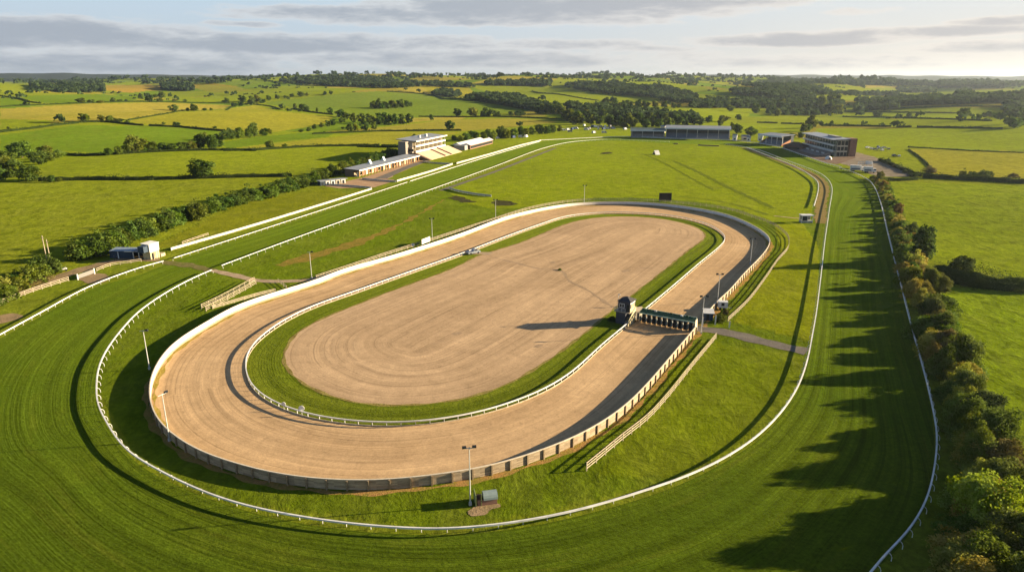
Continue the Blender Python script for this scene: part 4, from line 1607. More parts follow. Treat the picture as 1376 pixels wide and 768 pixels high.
# lorries beside the right grandstand
def lorry(px0, px1, py, label, L=9.0):
    A, B = P(px0, py), P(px1, py + .8)
    r, _ = root_at('box_lorry', A, B, label, 'lorry', 'white lorries by the course entrance')
    MB().box(0, L - 2.2, 0, 2.5, 1.0, 4.0).build('box_body', M_WHITE, r)
    MB().prism([(L - 2.1, .8), (L, .8), (L, 1.9), (L - .4, 2.9), (L - 2.1, 2.9)], 0, 2.5, Mx).build('cab', M_WHITE, r)
    MB().prism([(L - 1.5, 1.9), (L - .05, 1.9), (L - .42, 2.8), (L - 1.5, 2.8)], -.02, 2.52, Mx).build('window', M_DARK, r)
    for x in (1.2, 2.4, L - 1.4):
        for y in (0, 2.2):
            MB().tube([(x, y - .02, .5), (x, y + .3, .5)], .5, 12).build('wheel', flat('tyre', (.02, .02, .02)), r)
    MB().box(.5, L - 3, -.03, -.004, 1.4, 2.2).build('side_stripe', M_NAVY, r)
    MB().box(.2, L - 2.4, .1, 2.4, .7, .98).build('chassis', M_DARK, r)
    return r


lorry(1142, 1160, 230, 'white box lorry parked left of its twin where the right rail starts')
lorry(1160, 1178, 232, 'white box lorry parked right of its twin where the right rail starts', 7.5)
A = P(1152, 226)
r = empty('scaffold_platform', (A[0], A[1], 0), 'white railed viewing platform behind the two parked lorries', 'platform', rot=R(-30))
MB().box(0, 9, 0, 3.5, 2.9, 3.1).build('deck', M_GREYC, r)
for x in (0, 3, 6, 8.8):
    for y in (0, 3.3):
        MB().box(x, x + .2, y, y + .2, 0, 4.3).build('upright', M_WHITE, r)
MB().box(0, 9, -.05, .0, 4.1, 4.3).box(0, 9, 3.5, 3.55, 4.1, 4.3).build('railing', M_WHITE, r)
MB().prism([(2.0, 3.1), (3.3, 3.1), (3.3, 5.0), (2.0, 5.2)], 4.5, 8.5).build('cabin', M_WHITE, r)
A = P(1113, 214)
r = empty('dome_tent', (A[0], A[1], 0), 'small white dome tent in front of the right grandstand corner', 'tent')
dm = MB()
for i in range(4):
    for j in range(12):
        def q_(a, b):
            ph, th = math.pi / 2 * a / 4, 2 * math.pi * b / 12
            return (2.6 * math.cos(ph) * math.cos(th), 2.6 * math.cos(ph) * math.sin(th), 2.6 * math.sin(ph))
        dm.poly([q_(i, j), q_(i, j + 1), q_(i + 1, j + 1), q_(i + 1, j)])
dm.build('canvas', M_WHITE, r, True)
MB().box(-.6, .6, -2.65, -2.5, 0, 1.6).build('doorway', M_DARK, r)
A = P(881, 207.5)
r = empty('meadow_tent', (A[0], A[1], 0), 'lone pale wedge shaped tent out on the bright infield meadow', 'tent', rot=R(15))
MB().prism([(-3, 0), (3, 0), (0, 3.3)], -1.5, 2.5).build('canvas', M_WHITE, r)
MB().prism([(-2.5, 0), (2.5, 0), (0, 2.8)], -1.6, -1.52).build('opening', M_DARK, r)
for k, (x0, x1, y0, y1, lab) in enumerate([(938, 966, 195.5, 196.8, 'long low brush hurdle lying on the meadow before the far right stand'), (905, 911, 193.6, 193.9, 'short low brush hurdle left of the long hurdle on the meadow')]):
    A, B = P(x0, y0), P(x1, y1)
    r, L = root_at('brush_hurdle', A, B, lab, 'hurdle')
    MB().prism([(-.5, 0), (.5, 0), (.35, .9), (-.35, .9)], 0, L).build('brush', flat('brushwood', (.08, .06, .03), .95, 0, .3, 3), r)
    MB().box(0, L, -.62, -.5, 0, .35).build('guard_board', M_LATT, r)


# ------------------------------------------------------------------ grandstands
def steps(mb, x0, x1, d0, d1, z0, z1_, n):
    for k in range(n):
        a = d0 + (d1 - d0) * k / n
        z = z0 + (z1_ - z0) * (k + 1) / n
        mb.box(x0, x1, a, d1, z0 if k == 0 else z0 + (z1_ - z0) * k / n + .0, z)
    return mb


# long low stand on the left
A, B = (-95.4, 429.4), (-69.2, 512.4)
r, L = root_at('long_low_stand', A, B, 'long low open fronted stand with grey roof and white fascia', 'grandstand')
MB().prism([(-.3, 4.3), (10.5, 5.0), (10.5, 5.2), (-.3, 4.5)], -1, L + 1).build('roof', M_GREYROOF, r)
MB().box(-1, L + 1, -.6, -.3, 3.75, 4.5).build('fascia', M_WHITE, r)
MB().box(0, L, 9.8, 10.2, 0, 4.9).build('back_wall', M_BRICK, r)
MB().box(-.3, -.002, 4.0, 10.2, 0, 4.4).build('end_wall', flat('brown_cladding', (.12, .09, .07)), r)
sb = MB()
for k in range(5):
    sb.box(.1, L - .1, 3.0 + k * 1.3, 3.0 + k * 1.3 + 1.3, 0, .5 + k * .5)
sb.build('terrace_steps', M_CONC, r)
nb = 22
for k in range(nb + 1):
    x = L * k / nb
    MB().box(x - .22, x + .22, .1, .6, 0, 4.05).build('pier', flat('orange_timber', (.42, .24, .10), .8), r)
for k in range(nb):
    if k % 3 != 1:
        x = L * k / nb
        MB().box(x + .4, x + L / nb - .4, 2.4, 2.5, .0, 3.1).build('shopfront', [M_DARK, M_LATT, M_BRICK, M_CREAM][k % 4], r)
for k, x in enumerate((L * .30, L * .52)):
    MB().prism([(6.5, 4.7), (9, 4.9), (7.8, 7.6)], x, x + 2.5).build('roof_vent', flat('pale_blue_sheet', (.45, .52, .55), .5), r)
# main left grandstand
A, B = P(580, 215), P(621, 204)
r, L = root_at('main_left_grandstand', A, B, 'large cream grandstand with balconies, grey roof and pale terracing on the left', 'grandstand')
st = MB()
for k in range(14):
    st.box(0, L, k * .95, 13.3, k * .36, (k + 1) * .36)
st.build('terracing', M_CONC, r)
for x in (L * .42, L * .62):
    s2 = MB()
    for k in range(14):
        s2.box(x, x + 1.6, k * .95 + .02, k * .95 + .8, (k + 1) * .36 + .01, (k + 1) * .36 + .7)
    s2.build('crowd_barrier', flat('dark_red_seating', (.16, .07, .05), .8), r)
D0 = 13.3
MB().box(0, L - 6, D0 + 2.0, D0 + 14, 0, 13.2).build('wall', M_CREAM, r)
for lv, z in enumerate((5.2, 9.2)):
    MB().box(0, L - 5, D0 - .4, D0 + 2.0, z, z + .3).build('balcony_floor', M_CREAM, r)
    MB().box(0, L - 5, D0 - .6, D0 - .4, z - .1, z + 1.15).build('balcony_front', M_WHITE, r)
    for k in range(9):
        x = .4 + (L - 7) * k / 9
        w = MB().box(x, x + (L - 7) / 9 - .25, D0 + 1.88, D0 + 1.998, z + .5, z + 3.5).build('window', flat('amber_glass', (.10, .08, .05), .25), r)
    for k in range(8):
        x = (L - 6) * k / 7.0
        MB().box(x, x + .3, D0 - .38, D0 - .1, z + .3, z + 3.9 if lv == 0 else 13.2).build('column', M_CREAM, r)
MB().prism([(D0 - 1.6, 13.3), (D0 + 15, 14.6), (D0 + 15, 15.0), (D0 - 1.6, 13.7)], -1.5, L - 4).build('roof', M_GREYROOF, r)
MB().box(-1.5, L - 4, D0 - 1.9, D0 - 1.6, 13.1, 14.0).build('roof_fascia', M_WHITE, r)
for x in (L * .35, L * .55):
    MB().box(x, x + 1.6, D0 + 6, D0 + 8, 14.2, 16.3).build('roof_plant', M_WHITE, r)
MB().box(-8, -3.2, D0 + 4, D0 + 10, 0, 13.6).build('stair_tower', flat('taupe_render', (.22, .19, .16)), r)
MB().box(-3.0, -.3, D0 + 1, D0 + 13, 0, 9.5).build('stair_block', flat('taupe_render', (.22, .19, .16)), r)
for z in (3, 6.2):
    MB().box(-3.06, -3.003, D0, D0 + 5, z, z + 1.8).build('window', M_DARK, r)
MB().hexa([(-3, 0, 0), (-.1, 0, 0), (-.1, 13, 0), (-3, 13, 0), (-3, .2, .4), (-.1, .2, .4), (-.1, 13, 5.2), (-3, 13, 5.2)]).build('side_ramp', flat('brown_timber', (.13, .08, .05)), r)
# white roofed hall beyond
A, B = P(632, 201), P(662, 193)
r, L = root_at('white_roofed_hall', A, B, 'low hall with white ridged roofs beyond the main left grandstand', 'hall')
MB().box(0, L, 0, 16, 0, 3.6).build('wall', M_BRICK, r)
for k in range(2):
    MB().prism([(-.8 + k * 9, 3.6), (8 + k * 9, 3.6), (3.6 + k * 9, 5.4)], -.6, L + .6).build('roof', M_WHITE, r)
MB().box(1, L - 1, -.1, -.003, .8, 2.8).build('window_band', M_DARK, r)
MB().box(-8, -.6, 2, 12, 0, 4.0).build('annexe', M_GREYC, r)
# low white building at near end
A, B = P(431, 250), P(466, 246)
r, L = root_at('turnstile_block', A, B, 'row of small white booths under a grey roof at the forecourt', 'booths')
MB().box(-.5, L + .5, -.3, 4.3, 2.6, 2.85).build('roof', M_GREYROOF, r)
for k in range(5):
    x = L * k / 5
    MB().box(x + .15, x + L / 5 - .7, .2, 3.8, 0, 2.6).build('booth', [M_NAVY, M_WHITE, M_WHITE, M_CREAM, M_WHITE][k], r)
    MB().box(x + .6, x + L / 5 - 1.3, .13, .197, 0, 2.0).build('door', M_DARK, r)


def terrace_stand(A, B, label, depth, H, nlev, ncol, seat, endmat, roofm, front=0, name='grandstand', roofslope=1.0, upper=None):
    r, L = root_at(name, A, B, label, 'grandstand')
    st = MB()
    n = 12
    for k in range(n):
        d = depth * .75 * k / n
        st.box(.5, L - .5, d, depth * .75, H * .45 * k / n, H * .45 * (k + 1) / n)
    st.build('seating_tier', seat, r)
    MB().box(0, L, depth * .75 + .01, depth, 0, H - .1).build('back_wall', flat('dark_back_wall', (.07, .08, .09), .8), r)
    for x in (0, L):
        MB().prism([(-.2, 0), (depth * .74, 0), (depth * .74, H * .62), (-.2, 1.4)], x - .25, x + .25).build('end_wall', endmat, r)
    MB().prism([(-1.5, H - .5), (depth + .5, H + roofslope), (depth + .5, H + roofslope + .4), (-1.5, H - .1)], -1, L + 1).build('roof', roofm, r)
    MB().box(-1, L + 1, -1.75, -1.5, H - 1.3, H).build('fascia', flat('pale_fascia', (.55, .58, .60), .6), r)
    for k in range(ncol + 1):
        x = .6 + (L - 1.2) * k / ncol
        MB().box(x - .22, x + .22, 1.0, 1.4, 0, H - .3).build('column', M_WHITE, r)
    MB().box(0, L, -.5, -.3, 0, 1.3).build('front_wall', M_GREYC, r)
    return r, L


SEATB = flat('blue_grey_seats', (.16, .19, .24), .7, 0, .2, .6)
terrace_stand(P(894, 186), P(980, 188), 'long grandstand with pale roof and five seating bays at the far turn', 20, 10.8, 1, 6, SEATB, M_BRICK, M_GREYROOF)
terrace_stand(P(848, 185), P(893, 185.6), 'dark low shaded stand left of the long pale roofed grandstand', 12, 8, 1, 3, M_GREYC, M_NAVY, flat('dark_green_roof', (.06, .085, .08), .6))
terrace_stand(P(1020, 193), P(1050, 196.5), 'small stand with brick end wall between two larger right stands', 14, 9, 1, 4, SEATB, flat('orange_brick', (.45, .2, .10)), M_GREYROOF, roofslope=.5)
# right main stand
A, B = P(1081.5, 193, 3.6), P(1122, 210)
r, L = root_at('main_right_grandstand', A, B, 'glazed three storey grandstand with brick end tower on the right', 'grandstand')
DR = 9
MB().box(0, L, .6, DR, 0, 12.4).build('wall', M_CREAM, r)
for lv, z in enumerate((3.6, 7.9)):
    MB().box(0, L, -.2, .55, z + 1.0, z + 4.1 if lv == 0 else 12.3).build('glazing', flat('green_glass', (.03, .06, .06), .2), r)
    MB().box(-.3, L + .3, -2.0, -.25, z, z + .3).build('balcony_floor', M_CREAM, r)
    MB().box(-.3, L + .3, -2.2, -2.0, z - .2, z + 1.0).build('balcony_front', M_WHITE, r)
    for k in range(13):
        x = L * k / 12
        MB().box(x - .1, x + .1, -.3, -.21, z + 1.0, z + 3.9).build('mullion', M_WHITE, r)
for k in range(3):  # dark panes paint the shade inside the open end bays
    MB().box(L + .003, L + .12, .9 + k * 2.8, 3.2 + k * 2.8, 8.6, 12.0).build('window', M_DARK, r)
    MB().box(L + .003, L + .12, .9 + k * 2.8, 3.2 + k * 2.8, 4.4, 7.4).build('window', M_DARK, r)
    MB().box(L + .003, L + .12, .9 + k * 2.8, 3.2 + k * 2.8, .2, 3.2).build('window', M_DARK, r)
MB().prism([(-3.6, 12.4), (DR + 1, 13.2), (DR + 1, 13.7), (-3.6, 12.9)], -1, L + 1.2).build('roof', flat('pale_grey_roof', (.30, .31, .33), .5), r)
MB().box(L - 9, L + 1.5, DR + 1.05, DR + 6, 0, 13.9).build('brick_tower', M_BRICK, r)
MB().box(L - 30, L - 12, DR - 5, DR - 1, 13.5, 14.4).build('roof_plant', M_GREYC, r)
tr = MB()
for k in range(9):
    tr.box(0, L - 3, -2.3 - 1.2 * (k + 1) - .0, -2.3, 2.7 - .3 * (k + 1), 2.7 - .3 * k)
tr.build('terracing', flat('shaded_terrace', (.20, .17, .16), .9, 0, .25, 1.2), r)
for k in range(6):
    x = L * (k + .5) / 6
    MB().box(x - 3, x + 3, -7.6, -7.5, 1.5, 2.6).build('crush_barrier', M_STEEL, r)
# dark roofed hut
A, B = P(1052, 200), P(1077, 202)
r, L = root_at('dark_roofed_pavilion', A, B, 'low pavilion with dark brown hipped roof between the two right stands', 'pavilion')
MB().box(0, L, 0, 12, 0, 2.8).build('wall', M_BRICK, r)
rf = MB()
e = [(-1.5, -1.5, 2.8), (L + 1.5, -1.5, 2.8), (L + 1.5, 13.5, 2.8), (-1.5, 13.5, 2.8)]
t0_, t1_ = (L * .35, 6, 6.2), (L * .65, 6, 6.2)
rf.poly([e[0], e[1], t1_, t0_]).poly([e[1], e[2], t1_]).poly([e[2], e[3], t0_, t1_]).poly([e[3], e[0], t0_]).poly([e[3], e[2], e[1], e[0]])
rf.build('roof', flat('brown_tiles', (.10, .06, .04), .9, 0, .2, 1), r)
MB().box(2, L - 2, -.1, -.003, .4, 2.2).build('window_band', M_DARK, r)
# little cabins between the right stands
for i, (px, py, w_, h_, mt, lab) in enumerate([(984, 189, 4, 5, M_WHITE, 'narrow white tower cabin right of the long far grandstand'), (996, 188.5, 7, 4, M_CREAM, 'cream cabin between the tree and the long far grandstand'),
                                              (1003, 189.5, 3.5, 3.5, M_WHITE, 'small white booth left of the round tree by the far stands'), (1018, 189.5, 4.5, 6, M_WHITE, 'tall white gabled cabin right of the round tree by the far stands'), (887, 178.5, 5, 7, M_CREAM, 'slim cream block between the dark low stand and the long grandstand')]):
    A, B = P(px, py), P(px + 3, py + .1)
    r, L = root_at('course_cabin', A, B, lab, 'cabin')
    MB().box(0, w_, 0, 4, 0, h_).build('wall', mt, r)
    MB().prism([(-.3, h_), (4.3, h_), (2, h_ + 1.3)], -.3, w_ + .3).build('roof', M_GREYROOF, r)
    MB().box(w_ * .3, w_ * .7, -.06, -.003, .8, 2.2).build('window', M_DARK, r)


# ------------------------------------------------------------------ vegetation
def leaf_mesh(name, centers, normals, size, lv, mat=None):
    """diamond-shaped leaf clump faces; arrays"""
    n = len(centers)
    nrm_ = normals / (np.linalg.norm(normals, axis=1)[:, None] + 1e-9)
    t = rng.normal(size=(n, 3))
    t -= nrm_ * np.sum(t * nrm_, 1)[:, None]
    t /= np.linalg.norm(t, axis=1)[:, None] + 1e-9
    b = np.cross(nrm_, t)
    s = (size * rng.uniform(.6, 1.25, n))[:, None]
    asp = rng.uniform(.55, .95, n)[:, None]
    v = np.stack([centers + t * s, centers + b * s * asp + nrm_ * s * .15, centers - t * s, centers - b * s * asp - nrm_ * s * .1], 1).reshape(-1, 3)
    me = bpy.data.meshes.new(name)
    me.vertices.add(4 * n)
    me.vertices.foreach_set('co', v.astype(np.float32).ravel())
    me.loops.add(4 * n)
    me.loops.foreach_set('vertex_index', np.arange(4 * n, dtype=np.int32))
    me.polygons.add(n)
    me.polygons.foreach_set('loop_start', np.arange(0, 4 * n, 4, dtype=np.int32))
    at = me.attributes.new('leafv', 'FLOAT', 'POINT')
    at.data.foreach_set('value', np.repeat(lv, 4).astype(np.float32))
    me.update()
    me.materials.append(mat or M_LEAF)
    return me


def crown_arrays(nclump, nleaf, z0, z1_, bush=False, jag=.25):
    """unit crown, radius .5, height z0..z1"""
    zc, hz_ = (z0 + z1_) / 2, (z1_ - z0) / 2
    u = rng.normal(size=(nclump, 3))
    u /= np.linalg.norm(u, axis=1)[:, None]
    rr = rng.uniform(.35, 1, nclump) ** .45
    if bush:
        u[:, 2] = np.abs(u[:, 2]) * 1.0 - .12
    lobes = 1 + jag * np.sin(u[:, 0] * 3.1 + rng.uniform(0, 6)) * np.cos(u[:, 1] * 2.7 + rng.uniform(0, 6)) + rng.uniform(-jag, jag, nclump) * .6
    cr = rng.uniform(.10, .19, nclump)
    pos = u * (rr * lobes)[:, None] * np.array([.40, .40, 1])
    if bush:
        pos[:, 2] = z0 + .06 + pos[:, 2] * (z1_ - z0) * .82
    else:
        taper = 1 - .25 * (pos[:, 2] > 0) * pos[:, 2]
        ns = nclump // 4
        ang = rng.uniform(0, 6.28, ns)
        rs_ = rng.uniform(.12, .34, ns)
        pos[:ns, 0], pos[:ns, 1], pos[:ns, 2] = np.cos(ang) * rs_, np.sin(ang) * rs_, rng.uniform(-1.05, -.55, ns)
        pos[:, :2] *= taper[:, None]
        pos[:, 2] = zc + pos[:, 2] * hz_ * .82
    k = rng.integers(0, nclump, nleaf)
    d = rng.normal(size=(nleaf, 3))
    d /= np.linalg.norm(d, axis=1)[:, None]
    d[:, 2] = np.where(rng.random(nleaf) < .7, np.abs(d[:, 2]), d[:, 2])
    c = pos[k] + d * (cr[k] * rng.uniform(.45, 1.08, nleaf))[:, None]
    c[:, 2] = np.clip(c[:, 2], z0 - .02, z1_ + .06)
    nr = d * .8 + rng.normal(size=(nleaf, 3)) * .55
    lv = np.clip(.5 + (rng.random(nclump)[k] - .5) * .8 + rng.normal(size=nleaf) * .16, 0, 1)
    return c, nr, lv, pos


def make_variant(kind, lod):
    bush = kind == 'bush'
    nc, nl, sz = {'near': (75, 14000, .021), 'mid': (46, 3600, .038), 'far': (30, 1000, .085)}[lod]
    if bush:
        nl = int(nl * .75)
    c, nr, lv, pos = crown_arrays(nc, nl, .02 if bush else .05, .96, bush)
    crown = leaf_mesh('crown', c, nr, sz, lv)
    mb = MB()
    if not bush:
        mb.tube([(0, 0, -.03), (.005, 0, .12), (-.01, .01, .3), (.0, 0, .6)], [.035, .026, .02, .008], 7)
        if lod != 'far':
            for i in range(7):
                p = pos[i]
                mb.tube([(0, 0, .16 + .04 * i), (p[0] * .5, p[1] * .5, (.2 + .03 * i + p[2]) / 2), tuple(p * .9)], [.012, .008, .003], 4)
    else:
        for i in range(4):
            p = pos[i]
            mb.tube([(p[0] * .2, p[1] * .2, -.05), (p[0] * .5, p[1] * .5, p[2] * .5), tuple(p)], [.02, .014, .006], 4)
    return crown, mb.mesh('trunk', M_TRUNK)


VAR = {(k, l): [make_variant(k, l) for _ in range(n)] for k, l, n in (('tree', 'near', 4), ('bush', 'near', 5), ('tree', 'mid', 6), ('bush', 'mid', 4), ('tree', 'far', 6), ('bush', 'far', 3))}
GREENS = [(.070, .104, .014), (.088, .122, .016), (.050, .084, .014), (.110, .136, .018), (.062, .098, .018)]
BROWNS = [(.160, .148, .030), (.175, .150, .040), (.140, .155, .024), (.150, .132, .032)]


def plant(kind, x, y, z, h, w, colr, label, cat, group, lod=None, name=None, rnd=random):
    d = math.hypot(x, y)
    lod = lod or ('near' if d < 230 else 'mid' if d < 800 else 'far')
    crown, trunk = rnd.choice(VAR[(kind, lod)])
    r = empty(name or ('tree' if kind == 'tree' else 'bush'), (x, y, z - .05), label, cat, group, rnd.uniform(0, 6.28))
    r.scale = (w, w, h)
    o = bpy.data.objects.new('crown', crown)
    col.objects.link(o)
    o.parent = r
    o.color = (colr[0] * 1.22, colr[1] * 1.22, colr[2] * 1.1, 1)
    if lod != 'far' or kind == 'tree':
        t = bpy.data.objects.new('trunk', trunk)
        col.objects.link(t)
        t.parent = r
    return r


def jitter(c, rnd=random):
    f = rnd.uniform(.8, 1.2)
    return (c[0] * f * rnd.uniform(.9, 1.12), c[1] * f, c[2] * f)


def trees(lst, desc, group, kind='tree', cols=GREENS, word=None, hs=1.0):
    """lst of (px, base py, h px, w px)"""
    lst = sorted(lst)
    a = np.array(lst, float)
    pts, t = PT(a[:, 0], a[:, 1])
    _, _, f = project(pts[:, 0], pts[:, 1], pts[:, 2])
    word = word or kind
    for i, (px, py, h, w) in enumerate(lst):
        mpp = f[i] / FPX
        lab = f'{ordn(i)} {word} from left {desc}' if len(lst) > 1 else f'{word} {desc}'
        plant(kind, pts[i][0], pts[i][1], pts[i][2], max(h * mpp * hs, 1.5), max(w * mpp, 1.5), jitter(random.choice(cols)), lab, kind, group)


def T(zf, l):
    return [(*zf([(x, y)])[0], h / 4, w / 4) for x, y, h, w in l]


trees([(272, 239.5, 27, 38)], 'standing alone, broad and round, in the hedge across the left fields', 'left field trees', word='solitary oak like')
trees([(172, 241, 7, 8)], 'tiny and dark in the grass left of the solitary round tree', None, 'bush', word='lone')
trees([(30, 212, 24, 34), (52, 221, 20, 26), (68, 216, 14, 22), (80, 212, 12, 18), (20, 238, 26, 32), (40, 243, 22, 28), (5, 230, 22, 26), (-6, 245, 24, 30), (50, 241, 13, 16), (12, 220, 18, 24), (62, 206, 12, 18), (70, 245, 11, 10), (80, 244, 6, 8)],
      'in the dense clump at the left edge', 'clump at the left edge')
trees(T(z1, [(585, 475, 40, 50), (640, 470, 45, 50), (730, 460, 100, 110), (680, 465, 50, 50), (820, 455, 60, 60), (870, 450, 45, 60), (920, 450, 40, 60), (980, 448, 50, 60), (1030, 445, 50, 60), (1080, 440, 88, 70), (1140, 440, 78, 90), (1100, 410, 60, 60), (1180, 430, 40, 50)]),
      'in the wooded hedge above the solitary round tree', 'wooded hedge on the left')
trees(T(z1, [(1200, 395, 55, 80), (1245, 390, 65, 60), (1290, 385, 60, 60), (1340, 380, 60, 50), (1365, 375, 82, 60), (1420, 370, 45, 50), (1450, 360, 30, 30)]), 'in the belt below the straw coloured slope', 'belt under the straw slope')
trees(T(z2, [(495, 440, 50, 55), (570, 430, 20, 30)]), 'in the dark hedge left of the main left grandstand', 'hedge trees near the left grandstand')
trees(T(z1, [(455, 295, 48, 60), (545, 290, 35, 45), (590, 295, 35, 45), (625, 295, 20, 40), (685, 305, 20, 25), (650, 295, 20, 30)]), 'in the hedge between ochre field and smooth green field', 'ochre field hedge trees')
trees(T(z1, [(935, 235, 32, 55), (1045, 238, 38, 45), (1100, 235, 15, 25), (1135, 235, 15, 20), (1010, 238, 18, 25)]), 'in the thin hedge between the two ochre fields', 'trees between ochre fields')
trees(T(z1, [(950, 318, 25, 40), (880, 310, 15, 20), (1155, 332, 15, 25), (45, 335, 15, 20)]), 'along the dark hedge above the smooth green field', 'small trees over green field')
trees(T(z1, [(435, 195, 30, 45), (490, 193, 18, 50), (540, 193, 14, 40), (610, 188, 22, 40), (680, 188, 15, 20), (645, 188, 15, 30), (755, 170, 28, 30), (805, 185, 33, 50), (835, 165, 20, 25), (870, 165, 32, 50), (915, 160, 20, 25), (860, 185, 18, 40), (940, 183, 10, 30), (995, 187, 14, 25), (1220, 195, 28, 35)]),
      'in the hedge line behind the large ochre field', 'hedge behind the ochre field')
trees(T(z2, [(345, 190, 40, 45), (395, 200, 42, 50), (420, 190, 38, 50), (450, 195, 25, 40), (485, 180, 28, 35), (530, 172, 24, 30), (575, 168, 16, 25), (610, 162, 20, 25), (655, 160, 30, 45), (690, 157, 18, 25), (820, 148, 22, 22), (785, 150, 12, 20), (300, 215, 25, 35), (335, 210, 25, 35)]),
      'in the hedge above the blue green field', 'hedge above the blue green field')
trees(T(z2, [(625, 222, 24, 28), (665, 230, 32, 35), (690, 235, 25, 30), (745, 240, 20, 20), (815, 250, 32, 35)]), 'in the hedge below the blue green field', 'hedge below the blue green field')
trees(T(z2, [(1045, 220, 35, 40), (1075, 222, 50, 40), (1110, 218, 35, 40), (1150, 218, 40, 45), (1190, 215, 42, 45), (1225, 215, 38, 40), (1245, 212, 25, 30), (1090, 225, 30, 40), (1060, 224, 24, 30), (1130, 224, 24, 30), (1170, 222, 26, 30), (1205, 219, 26, 30)]), 'in the island copse on the blue green field', 'island copse')
trees(T(z2, [(730, 335, 28, 30), (770, 325, 25, 35), (805, 320, 35, 35), (830, 315, 35, 35), (870, 270, 45, 50), (900, 285, 45, 50), (880, 300, 30, 40), (940, 300, 50, 45), (985, 300, 50, 50), (1030, 310, 55, 60), (1080, 310, 60, 60), (1120, 310, 70, 60), (1160, 310, 55, 50), (1200, 305, 50, 50), (1240, 302, 50, 45), (1000, 340, 50, 50), (920, 350, 45, 45), (950, 345, 40, 40), (1050, 335, 40, 40), (700, 345, 20, 30), (660, 350, 16, 30)]),
      'in the dark wood left of centre under the blue green field', 'wood left of centre')
trees(T(z3, [(540, 265, 45, 45), (622, 265, 48, 60), (700, 268, 55, 60), (740, 268, 32, 35), (675, 268, 30, 35), (400, 285, 32, 25), (760, 265, 25, 30), (825, 262, 22, 25), (860, 262, 22, 25), (900, 262, 22, 25)]), 'in the sparse row along the far side of the brown field', 'row behind the brown field')
trees(T(z3, [(498, 335, 45, 60)]), 'standing alone on the near edge of the brown field', None, word='single rounded')
trees(T(z3, [(1000, 250, 50, 60), (1040, 250, 55, 60), (1090, 250, 50, 60), (1070, 230, 50, 50), (1180, 225, 40, 45), (1210, 240, 35, 40), (970, 250, 40, 50), (1130, 290, 65, 70), (1190, 300, 60, 70), (1160, 310, 45, 60), (1240, 270, 45, 60), (1290, 270, 45, 60), (1330, 275, 45, 50)]), 'in the grove above the far car park', 'grove above the far car park')
trees(T(z3, [(590, 395, 45, 50), (640, 390, 45, 45), (680, 388, 45, 45), (730, 398, 60, 45), (770, 385, 70, 55), (800, 385, 60, 50), (840, 380, 55, 50), (880, 375, 60, 50), (905, 375, 50, 45), (940, 365, 45, 50), (980, 360, 55, 60), (1020, 360, 45, 50), (1050, 355, 45, 45), (550, 400, 35, 40), (520, 395, 30, 30), (305, 390, 30, 30), (615, 380, 40, 45), (700, 378, 45, 45), (1090, 345, 30, 40)]),
      'in the belt behind the white roofed hall', 'belt behind the left hall')
trees(T(z4, [(30, 290, 65, 60), (70, 310, 55, 60), (130, 310, 50, 50), (180, 310, 50, 50), (240, 320, 65, 60), (280, 320, 60, 60), (310, 325, 50, 50), (360, 325, 60, 55), (400, 300, 55, 50), (430, 328, 50, 50), (470, 320, 60, 55), (500, 325, 50, 50), (530, 320, 65, 50), (560, 320, 50, 50), (600, 312, 60, 55), (640, 312, 50, 50), (680, 310, 48, 50), (720, 312, 45, 60), (770, 300, 40, 50), (850, 295, 38, 60), (835, 318, 50, 40), (930, 285, 32, 35), (210, 300, 50, 50), (340, 300, 50, 50), (450, 300, 50, 50)]),
      'in the belt behind the far grandstands', 'belt behind the far stands')
trees(T(z4, [(895, 345, 45, 35), (925, 358, 55, 50), (995, 372, 55, 70)]), 'of three between the far and right grandstands', 'trees between the far stands')
trees(T(z4, [(885, 238, 35, 45), (1025, 250, 52, 50), (1140, 265, 38, 35), (60, 210, 30, 40), (215, 205, 40, 45), (265, 205, 38, 45), (300, 225, 40, 50), (340, 215, 40, 50), (390, 220, 42, 45), (430, 220, 40, 45), (480, 220, 38, 45), (530, 220, 35, 40), (580, 222, 30, 40), (240, 230, 40, 50), (180, 240, 35, 50), (610, 220, 25, 30), (730, 190, 25, 40), (770, 190, 40, 60), (930, 210, 35, 50), (980, 212, 40, 60), (1040, 215, 40, 60), (1080, 210, 38, 50), (1120, 215, 35, 50), (1160, 215, 40, 50), (880, 210, 30, 40)]),
      'scattered over the middle distance above the far stands', 'middle distance trees, centre')
trees(T(z5, [(230, 330, 65, 70), (190, 350, 45, 45), (210, 345, 40, 50), (175, 382, 35, 40), (130, 378, 25, 40)]), 'in the group behind the right grandstand', 'group behind the right grandstand')
trees(T(z5, [(340, 310, 22, 25), (470, 240, 50, 45), (575, 268, 25, 25), (605, 270, 22, 20), (755, 275, 32, 35), (1055, 275, 60, 75), (630, 235, 40, 30), (690, 210, 30, 25), (50, 262, 38, 30), (150, 262, 30, 50), (240, 262, 30, 60), (370, 255, 60, 60), (330, 250, 70, 60), (290, 230, 80, 60), (350, 200, 60, 80), (1190, 270, 35, 50), (1230, 275, 30, 40), (1160, 270, 25, 30)]),
      'among the long fields on the upper right', 'trees among the upper right fields')
trees(T(z5, [(1280, 260, 45, 35), (1320, 330, 60, 70), (1290, 310, 45, 50), (1350, 260, 50, 55), (1370, 280, 40, 40), (1350, 320, 45, 50)]), 'in the cluster at the upper right edge', 'cluster at the upper right edge')
trees(T(z5, [(870, 570, 40, 80), (1045, 600, 55, 50), (1100, 600, 50, 60), (1150, 598, 55, 70), (1190, 590, 40, 40), (1320, 595, 30, 60), (640, 512, 28, 40), (590, 622, 45, 40), (740, 570, 20, 50), (780, 590, 30, 60), (690, 540, 20, 50)]),
      'in the hedge crossing behind the rough right field', 'hedge behind the rough right field', 'bush', [(.05, .07, .018), (.06, .075, .02), (.09, .085, .03)])


